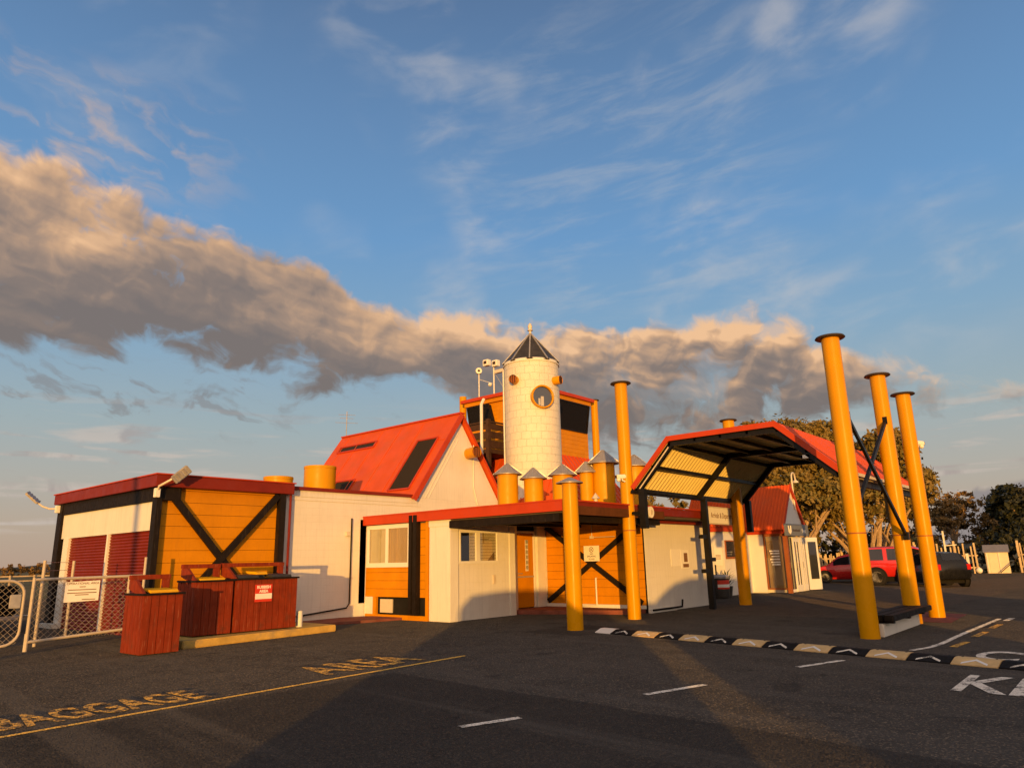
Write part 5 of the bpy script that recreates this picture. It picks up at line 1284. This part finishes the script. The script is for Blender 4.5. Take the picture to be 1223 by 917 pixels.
SUV = [(-2.2,.5,1.0,1.06,.9,.65),(-2.15,.38,1.05,1.25,.96,.66),(-1.95,.32,1.06,1.66,1,.66),(-1.0,.30,1.04,1.74,1,.66),(.2,.30,1.02,1.72,1,.66),(.65,.30,1.02,1.58,1,.66),(1.2,.30,1.02,1.06,1,.72),(2.0,.32,.92,.96,.95,.72),(2.2,.38,.72,.78,.86,.6),(2.25,.42,.62,.66,.8,.5)]
car('parked_car', 'black SUV with red tail lights, rightmost of the parked vehicles', (38.3,7.45,0), math.atan2(.66,.75), 'car_black', [(a*.80,b,c*.88,d__*.88,e,f) for a,b,c,d__,e,f in SUV], 1.62, (1.18,-1.13), .34, ((-1.40,-.60),(-.52,.70)), ((.92,.48),(-1.70,-1.56)), cat='SUV', lamps=(('headlight','head_lamp',1.64,.62,.74,.08,.12,.08),('tail_light','tail_lamp',-1.71,.66,.87,.06,.10,.13)))
# vehicles parked in a row behind the photographer (they throw the long shade across the lot)
rdir = math.atan2(.8,-.6)
def rowcar(s, t, **k):
    a = R(SUN_TH); return (s*math.sin(a)+t*math.cos(a), -s*math.cos(a)+t*math.sin(a), 0)
MPV = [(-2.25,.30,.95,1.05,.95,.7),(-2.2,.24,1.0,1.55,.98,.72),(-1.9,.22,1.02,1.76,1,.74),(-.5,.20,1.0,1.80,1,.74),(.6,.20,1.0,1.77,1,.72),(1.0,.20,1.0,1.64,1,.70),(1.75,.20,1.0,1.06,1,.75),(2.3,.25,.85,.92,.95,.75),(2.45,.32,.62,.7,.85,.6)]
car('parked_car', 'silver hatchback parked just behind the camera', rowcar(-.66,-3.4), rdir+math.pi, 'car_silver', [(a*1.08,b,c,d__,e,f) for a,b,c,d__,e,f in HATCH], 1.75, (1.38,-1.32), .31, ((-1.67,-.67),(-.56,.88)), ((1.16,.54),), group='vehicles parked behind the camera')
VAN = [(-3.0,.40,1.0,1.15,.97,.8),(-2.95,.36,1.02,1.72,1,.84),(-2.0,.36,1.02,1.77,1,.84),(.9,.36,1.02,1.77,1,.84),(1.55,.36,1.02,1.62,1,.82),(1.9,.36,1.02,1.38,1,.8),(2.3,.36,1.02,1.06,1,.8),(2.85,.4,1.05,1.12,.95,.75),(2.98,.45,.8,.9,.9,.7)]
car('parked_van', 'black van parked behind the camera', rowcar(5.05,-4.2), rdir, 'car_black', VAN, 1.95, (1.9,-1.8), .36, ((.2,1.2),), ((2.2,1.7),), cat='van', group='vehicles parked behind the camera')
car('parked_car', 'red SUV parked behind the camera', rowcar(12.6,-4.0), rdir, 'car_red', SUV, 1.86, (1.4,-1.35), .36, ((-1.75,-.75),(-.65,.9)), ((1.16,.6),(-2.12,-1.92)), cat='SUV', group='vehicles parked behind the camera')
car('parked_van', 'white van parked behind the camera, far left of the row', rowcar(-15.1,-3.5), rdir+math.pi, 'car_silver', [(a,b,c*1.12,d__*1.14,e,f) for a,b,c,d__,e,f in VAN], 1.95, (1.9,-1.8), .36, ((.2,1.2),), ((2.2,1.7),), cat='van', group='vehicles parked behind the camera')
lpx = rowcar(-10.75,-14)
lp_ = thing('light_pole', 'slim lamp post standing behind the camera', 'lamp post', lpx)
MB().cyl(lpx,(lpx[0],lpx[1],8.0),.13,.10,n=16).build('shaft', 'galv', lp_)
MB().bar((lpx[0],lpx[1],7.9),(lpx[0]+.9,lpx[1]+.3,8.1),.2,.08).build('head', 'galv', lp_, smooth=0)

# ================================================================== FAR EDGE: hut, pickets, mirror, posts
hut = thing('garden_shed', 'small cream shed with a grey lean-to roof at the far edge of the lot', 'shed', (59.5,7.5,0))
hut.scale = (.80, .80, .80)
hd2 = Vector((59.63-59.43, 6.64-8.28, 0)).normalized(); hb = Vector((hd2.y,-hd2.x,0)); 
if hb.x < 0: hb = -hb
h0 = Vector((59.43,8.28,0))
def hp(a, b, z): return h0+hd2*a+hb*b+UPV*z
MB().prism([hp(0,0,0),hp(1.65,0,0),hp(1.65,1.6,0),hp(0,1.6,0)],(0,0,1.72)).build('wall', 'hut_wall', hut, smooth=0)
MB().prism([hp(-.12,-.12,1.72),hp(1.77,-.12,1.72),hp(1.77,1.0,2.32),hp(-.12,1.0,2.32)],hb*.05+UPV*.05).build('roof', 'hut_roof', hut, smooth=0)
MB().prism([hp(.25,-.03,.05),hp(.85,-.03,.05),hp(.85,-.03,1.6),hp(.25,-.03,1.6)],hb*.028).build('door', 'hut_wall', hut, smooth=0)
MB().bar(hp(.1,-.035,0),hp(.1,-.035,1.7),.06,.06).bar(hp(.95,-.035,0),hp(.95,-.035,1.7),.05,.05).build('corner_trim', 'sign_white', hut, smooth=0)
MB().bar(hp(.9,-.3,.05),hp(2.4,-.3,1.35),.06,.06).build('leaning_pole', 'dark_timber', hut, smooth=0)
def pickets(name, p, q, label, h=1.55, rail=True, sp=.19, gap=.0):
    f_ = thing(name, label, 'fence', (p[0],p[1],0), 'timber picket fences')
    p = Vector((*p,0)); q = Vector((*q,0)); ln = (q-p).length; d_ = (q-p).normalized(); n_ = Vector((-d_.y,d_.x,0))
    pk = MB(); a = 0
    while a < ln:
        hh = h*random.uniform(.86,1.06); lean = random.uniform(-.05,.05)
        if random.random() > gap: pk.bar(p+d_*a+n_*random.uniform(-.02,.02), p+d_*(a+lean)+UPV*hh+n_*random.uniform(-.02,.02), .11*random.uniform(.7,1.2), .03, n_)
        a += sp*random.uniform(.8,1.3)
    pk.build('pickets', 'picket', f_, smooth=0)
    MB().bar(p+n_*.05+UPV*.4,q+n_*.05+UPV*.4,.04,.09).bar(p+n_*.05+UPV*1.2,q+n_*.05+UPV*1.2,.04,.09).build('rail', 'picket', f_, smooth=0)
    a = 0
    while a < ln: MB().bar(p+d_*a+n_*.1,p+d_*a+n_*.1+UPV*(h+.25),.14,.14,n_).build('post', 'picket', f_, smooth=0); a += 2.6
pickets('picket_fence', (47.0,20.5), (57.2,12.2), 'weathered timber picket fence behind the parked vehicles', 1.6)
pickets('picket_fence', (57.0,11.9), (59.2,8.5), 'gappy stretch of timber pickets left of the little shed', 1.95, gap=.22, sp=.26)
pickets('picket_fence', (60.6,6.3), (62.5,-2.5), 'timber picket fence right of the little shed', 1.9)
for x_, y_, h_, lb in ((58.0,10.2,2.9,'tall thin white post with a small arm near the gappy pickets'),(58.9,9.1,1.35,'squat cream post just left of the little shed')):
    q_ = thing('marker_post', lb, 'post', (x_,y_,0))
    MB().bar((x_,y_,0),(x_,y_,h_),.16 if h_ < 2 else .1,.16 if h_ < 2 else .1,(1,0,0)).build('post', 'sign_white', q_, smooth=0)
    if h_ > 2: MB().bar((x_,y_,1.9),(x_+.1,y_-.7,1.95),.08,.06).build('arm', 'sign_white', q_, smooth=0)
    else: MB().sphere((x_+.1,y_-.55,.2),.2).sphere((x_,y_+.45,.2),.2).build('stone', 'sign_white', q_)
# ================================================================== TREES
def crown(name, parent, blobs, n, m_, leaf=.22, fill=.75):
    """leaf clumps spread through overlapping domes: leaves sit in tufts, gaps stay between the tufts"""
    m = MB(); rnd = random.random
    V = []; F = []
    tot = sum(b[3]**2 for b in blobs)
    for (bx_, by_, bz_, br_, fl) in blobs:
        nt = max(4, int(n*br_**2/tot/26))
        for _ in range(nt):
            u = rnd()*2-1; a = rnd()*6.283; rr = br_*(fill+(1-fill)*rnd())*(.92+.16*rnd())
            s_ = math.sqrt(1-u*u)
            c = Vector((bx_+rr*s_*math.cos(a), by_+rr*s_*math.sin(a), bz_+rr*u*fl))
            if u < -.55 and rnd() < .6: continue
            tr_ = br_*(.13+.13*rnd()); out = Vector((s_*math.cos(a), s_*math.sin(a), u*.7+.35)).normalized()
            for _k in range(26):
                o = Vector((random.gauss(0,1), random.gauss(0,1), random.gauss(0,.8)))*tr_*.55
                p = c+o; nd = (out*.6+Vector((random.gauss(0,.6),random.gauss(0,.6),random.gauss(0,.6)))).normalized()
                t1 = nd.orthogonal().normalized(); t1 = Matrix.Rotation(rnd()*6.28,3,nd) @ t1; t2 = nd.cross(t1)
                l_ = leaf*(.6+.8*rnd()); w_ = l_*.5
                k = len(V); V += [p-t1*l_*.5, p+t2*w_*.5, p+t1*l_*.5, p-t2*w_*.5]; F.append((k,k+1,k+2,k+3))
    m.v = [tuple(v) for v in V]; m.f = F
    off = wpos(parent); me = bpy.data.meshes.new(name); me.from_pydata([tuple(Vector(v)-off) for v in m.v],[],m.f); me.materials.append(M[m_])
    o = bpy.data.objects.new(name, me); COL.objects.link(o); o.parent = parent
    return o
def limbs(parent, base, tips, r0, m_='bark'):
    m = MB()
    for tp in tips:
        b = Vector(base)+Vector((random.uniform(-.25,.25),random.uniform(-.25,.25),-.1)); tpv = Vector(tp); pts = []; rs = []
        bow = Vector((random.uniform(-.4,.4),random.uniform(-.4,.4),random.uniform(-.3,.5)))
        for k in range(8):
            u = k/7; p = b.lerp(tpv,u)+bow*math.sin(math.pi*u)+Vector((random.uniform(-.08,.08),random.uniform(-.08,.08),0))*(u>0); pts.append(p); rs.append(r0*(1-.75*u))
        m.tube(pts, rs, 7)
        for j in range(3):
            q = pts[3+j]; e_ = q+Vector((random.uniform(-1.3,1.3),random.uniform(-1.3,1.3),random.uniform(.6,1.8)))
            m.tube([q,q.lerp(e_,.5)+Vector((0,0,.15)),e_],[rs[3+j]*.6,rs[3+j]*.4,rs[3+j]*.15],5)
    return m.build('trunk', m_, parent)
def tree(name, loc, H, Wd, label, leaf_m, n, seed, group=None, leaf=.24, low=.25, trunk=True, depth=None, lean=0.):
    random.seed(seed); x_, y_ = loc
    t_ = thing(name, label, 'tree', (x_,y_,0), group)
    bl = []; 
    view = Vector((x_,y_,0)).normalized(); rt_ = Vector((view.y,-view.x,0)); dp = depth or Wd*.6
    nb = 16
    for k in range(nb):
        u = random.uniform(-1,1); v = random.uniform(low,1); w_ = random.uniform(-1,1)
        env = math.sqrt(max(.05,1-u*u*.75))
        hz = H*(low+(1-low)*((v-low)/(1-low))*env)
        r_ = Wd*random.uniform(.13,.20)
        c = Vector((x_,y_,0))+rt_*(u*(Wd/2-r_*.6)+lean*hz)+view*(w_*(dp/2-r_*.5))
        bl.append((c.x,c.y,min(hz,H-r_*.75),r_,.75))
    crown('crown', t_, bl, n, leaf_m, leaf)
    if trunk:
        tips = [(b[0],b[1],b[2]-b[3]*.3) for b in random.sample(bl, 9)]
        limbs(t_, (x_,y_,0), tips, .12+.011*H)
    return t_
TG = 'spreading gold-lit trees behind the kiosk'
tree('spreading_tree', (47.6,17.6), 10.3, 10.5, 'spreading tree with pale slanting trunks, behind the kiosk roof', 'leaf_gold', 42000, 3, TG, .30, .47)
tree('spreading_tree', (53.2,13.6), 9.5, 9.0, 'gold-lit tree behind the tallest pole and red pickup', 'leaf_gold', 37000, 5, TG, .30, .42)
tree('spreading_tree', (54.0,20.0), 9.4, 9.0, 'tree whose top shows over the canopy roof, farthest left of the gold-lit trees', 'leaf_gold', 16000, 9, TG, .30, .25)
tree('bushy_tree', (80.0,13.2), 7.2, 10.5, 'rounded brown-leaved tree beyond the gappy pickets', 'leaf_brown', 16000, 11, None, .34, .06, trunk=True)
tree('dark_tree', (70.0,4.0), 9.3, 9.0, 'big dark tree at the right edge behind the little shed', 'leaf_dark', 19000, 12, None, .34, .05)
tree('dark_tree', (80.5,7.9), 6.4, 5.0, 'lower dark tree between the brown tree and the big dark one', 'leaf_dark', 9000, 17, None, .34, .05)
tree('bushy_tree', (53.6,29.6), 8.3, 6.5, 'round leafy tree that peeks over the side wing roof', 'leaf_gold', 9000, 21, None, .30, .1)
# hedge line behind the pickets and the far shelter belt: nobody could count these
random.seed(31)
def belt(name, p, q, h, r, n, m_, label, leaf):
    p = Vector((*p,0)); q = Vector((*q,0)); bl = []
    L_ = (q-p).length; k = int(L_/(r*.9))
    for i in range(k+1):
        c = p.lerp(q,i/max(1,k)); hh = h*random.uniform(.55,1.); bl.append((c.x+random.uniform(-r,r)*.6,c.y+random.uniform(-r,r)*.6,hh-r*.7,r*random.uniform(.8,1.25),.8)); bl.append((c.x,c.y,max(r*.4,hh*.35),r,.9))
    t_ = thing(name+'_root', label, 'hedge', (p.x,p.y,0)); o = crown(name, t_, bl, n, m_, leaf)
    w = o.matrix_basis.copy(); off = wpos(t_); bpy.data.objects.remove(t_); o.location = off
    o['kind'] = 'stuff'; o['label'] = label; o['category'] = 'hedge'
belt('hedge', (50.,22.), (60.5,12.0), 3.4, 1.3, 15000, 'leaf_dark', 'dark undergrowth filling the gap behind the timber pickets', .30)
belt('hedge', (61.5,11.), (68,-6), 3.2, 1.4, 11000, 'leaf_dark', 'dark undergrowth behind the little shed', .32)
belt('shelter_belt', (-70,255), (75,250), 4.6, 2.4, 26000, 'leaf_brown', 'far low line of scrub across the airfield', .7)
far = thing('field_fence', 'pale rail fence running across the far airfield', 'fence', (10,90,0))
fm = MB()
for k in range(40): fm.box(-20+k*2.2,-19.86+k*2.2,90,90.14,0,1.2)
fm.build('post_row', 'picket', far, smooth=0)
MB().box(-20,68,90.15,90.2,1.02,1.14).box(-20,68,90.15,90.2,.55,.65).build('rails', 'picket', far, smooth=0)
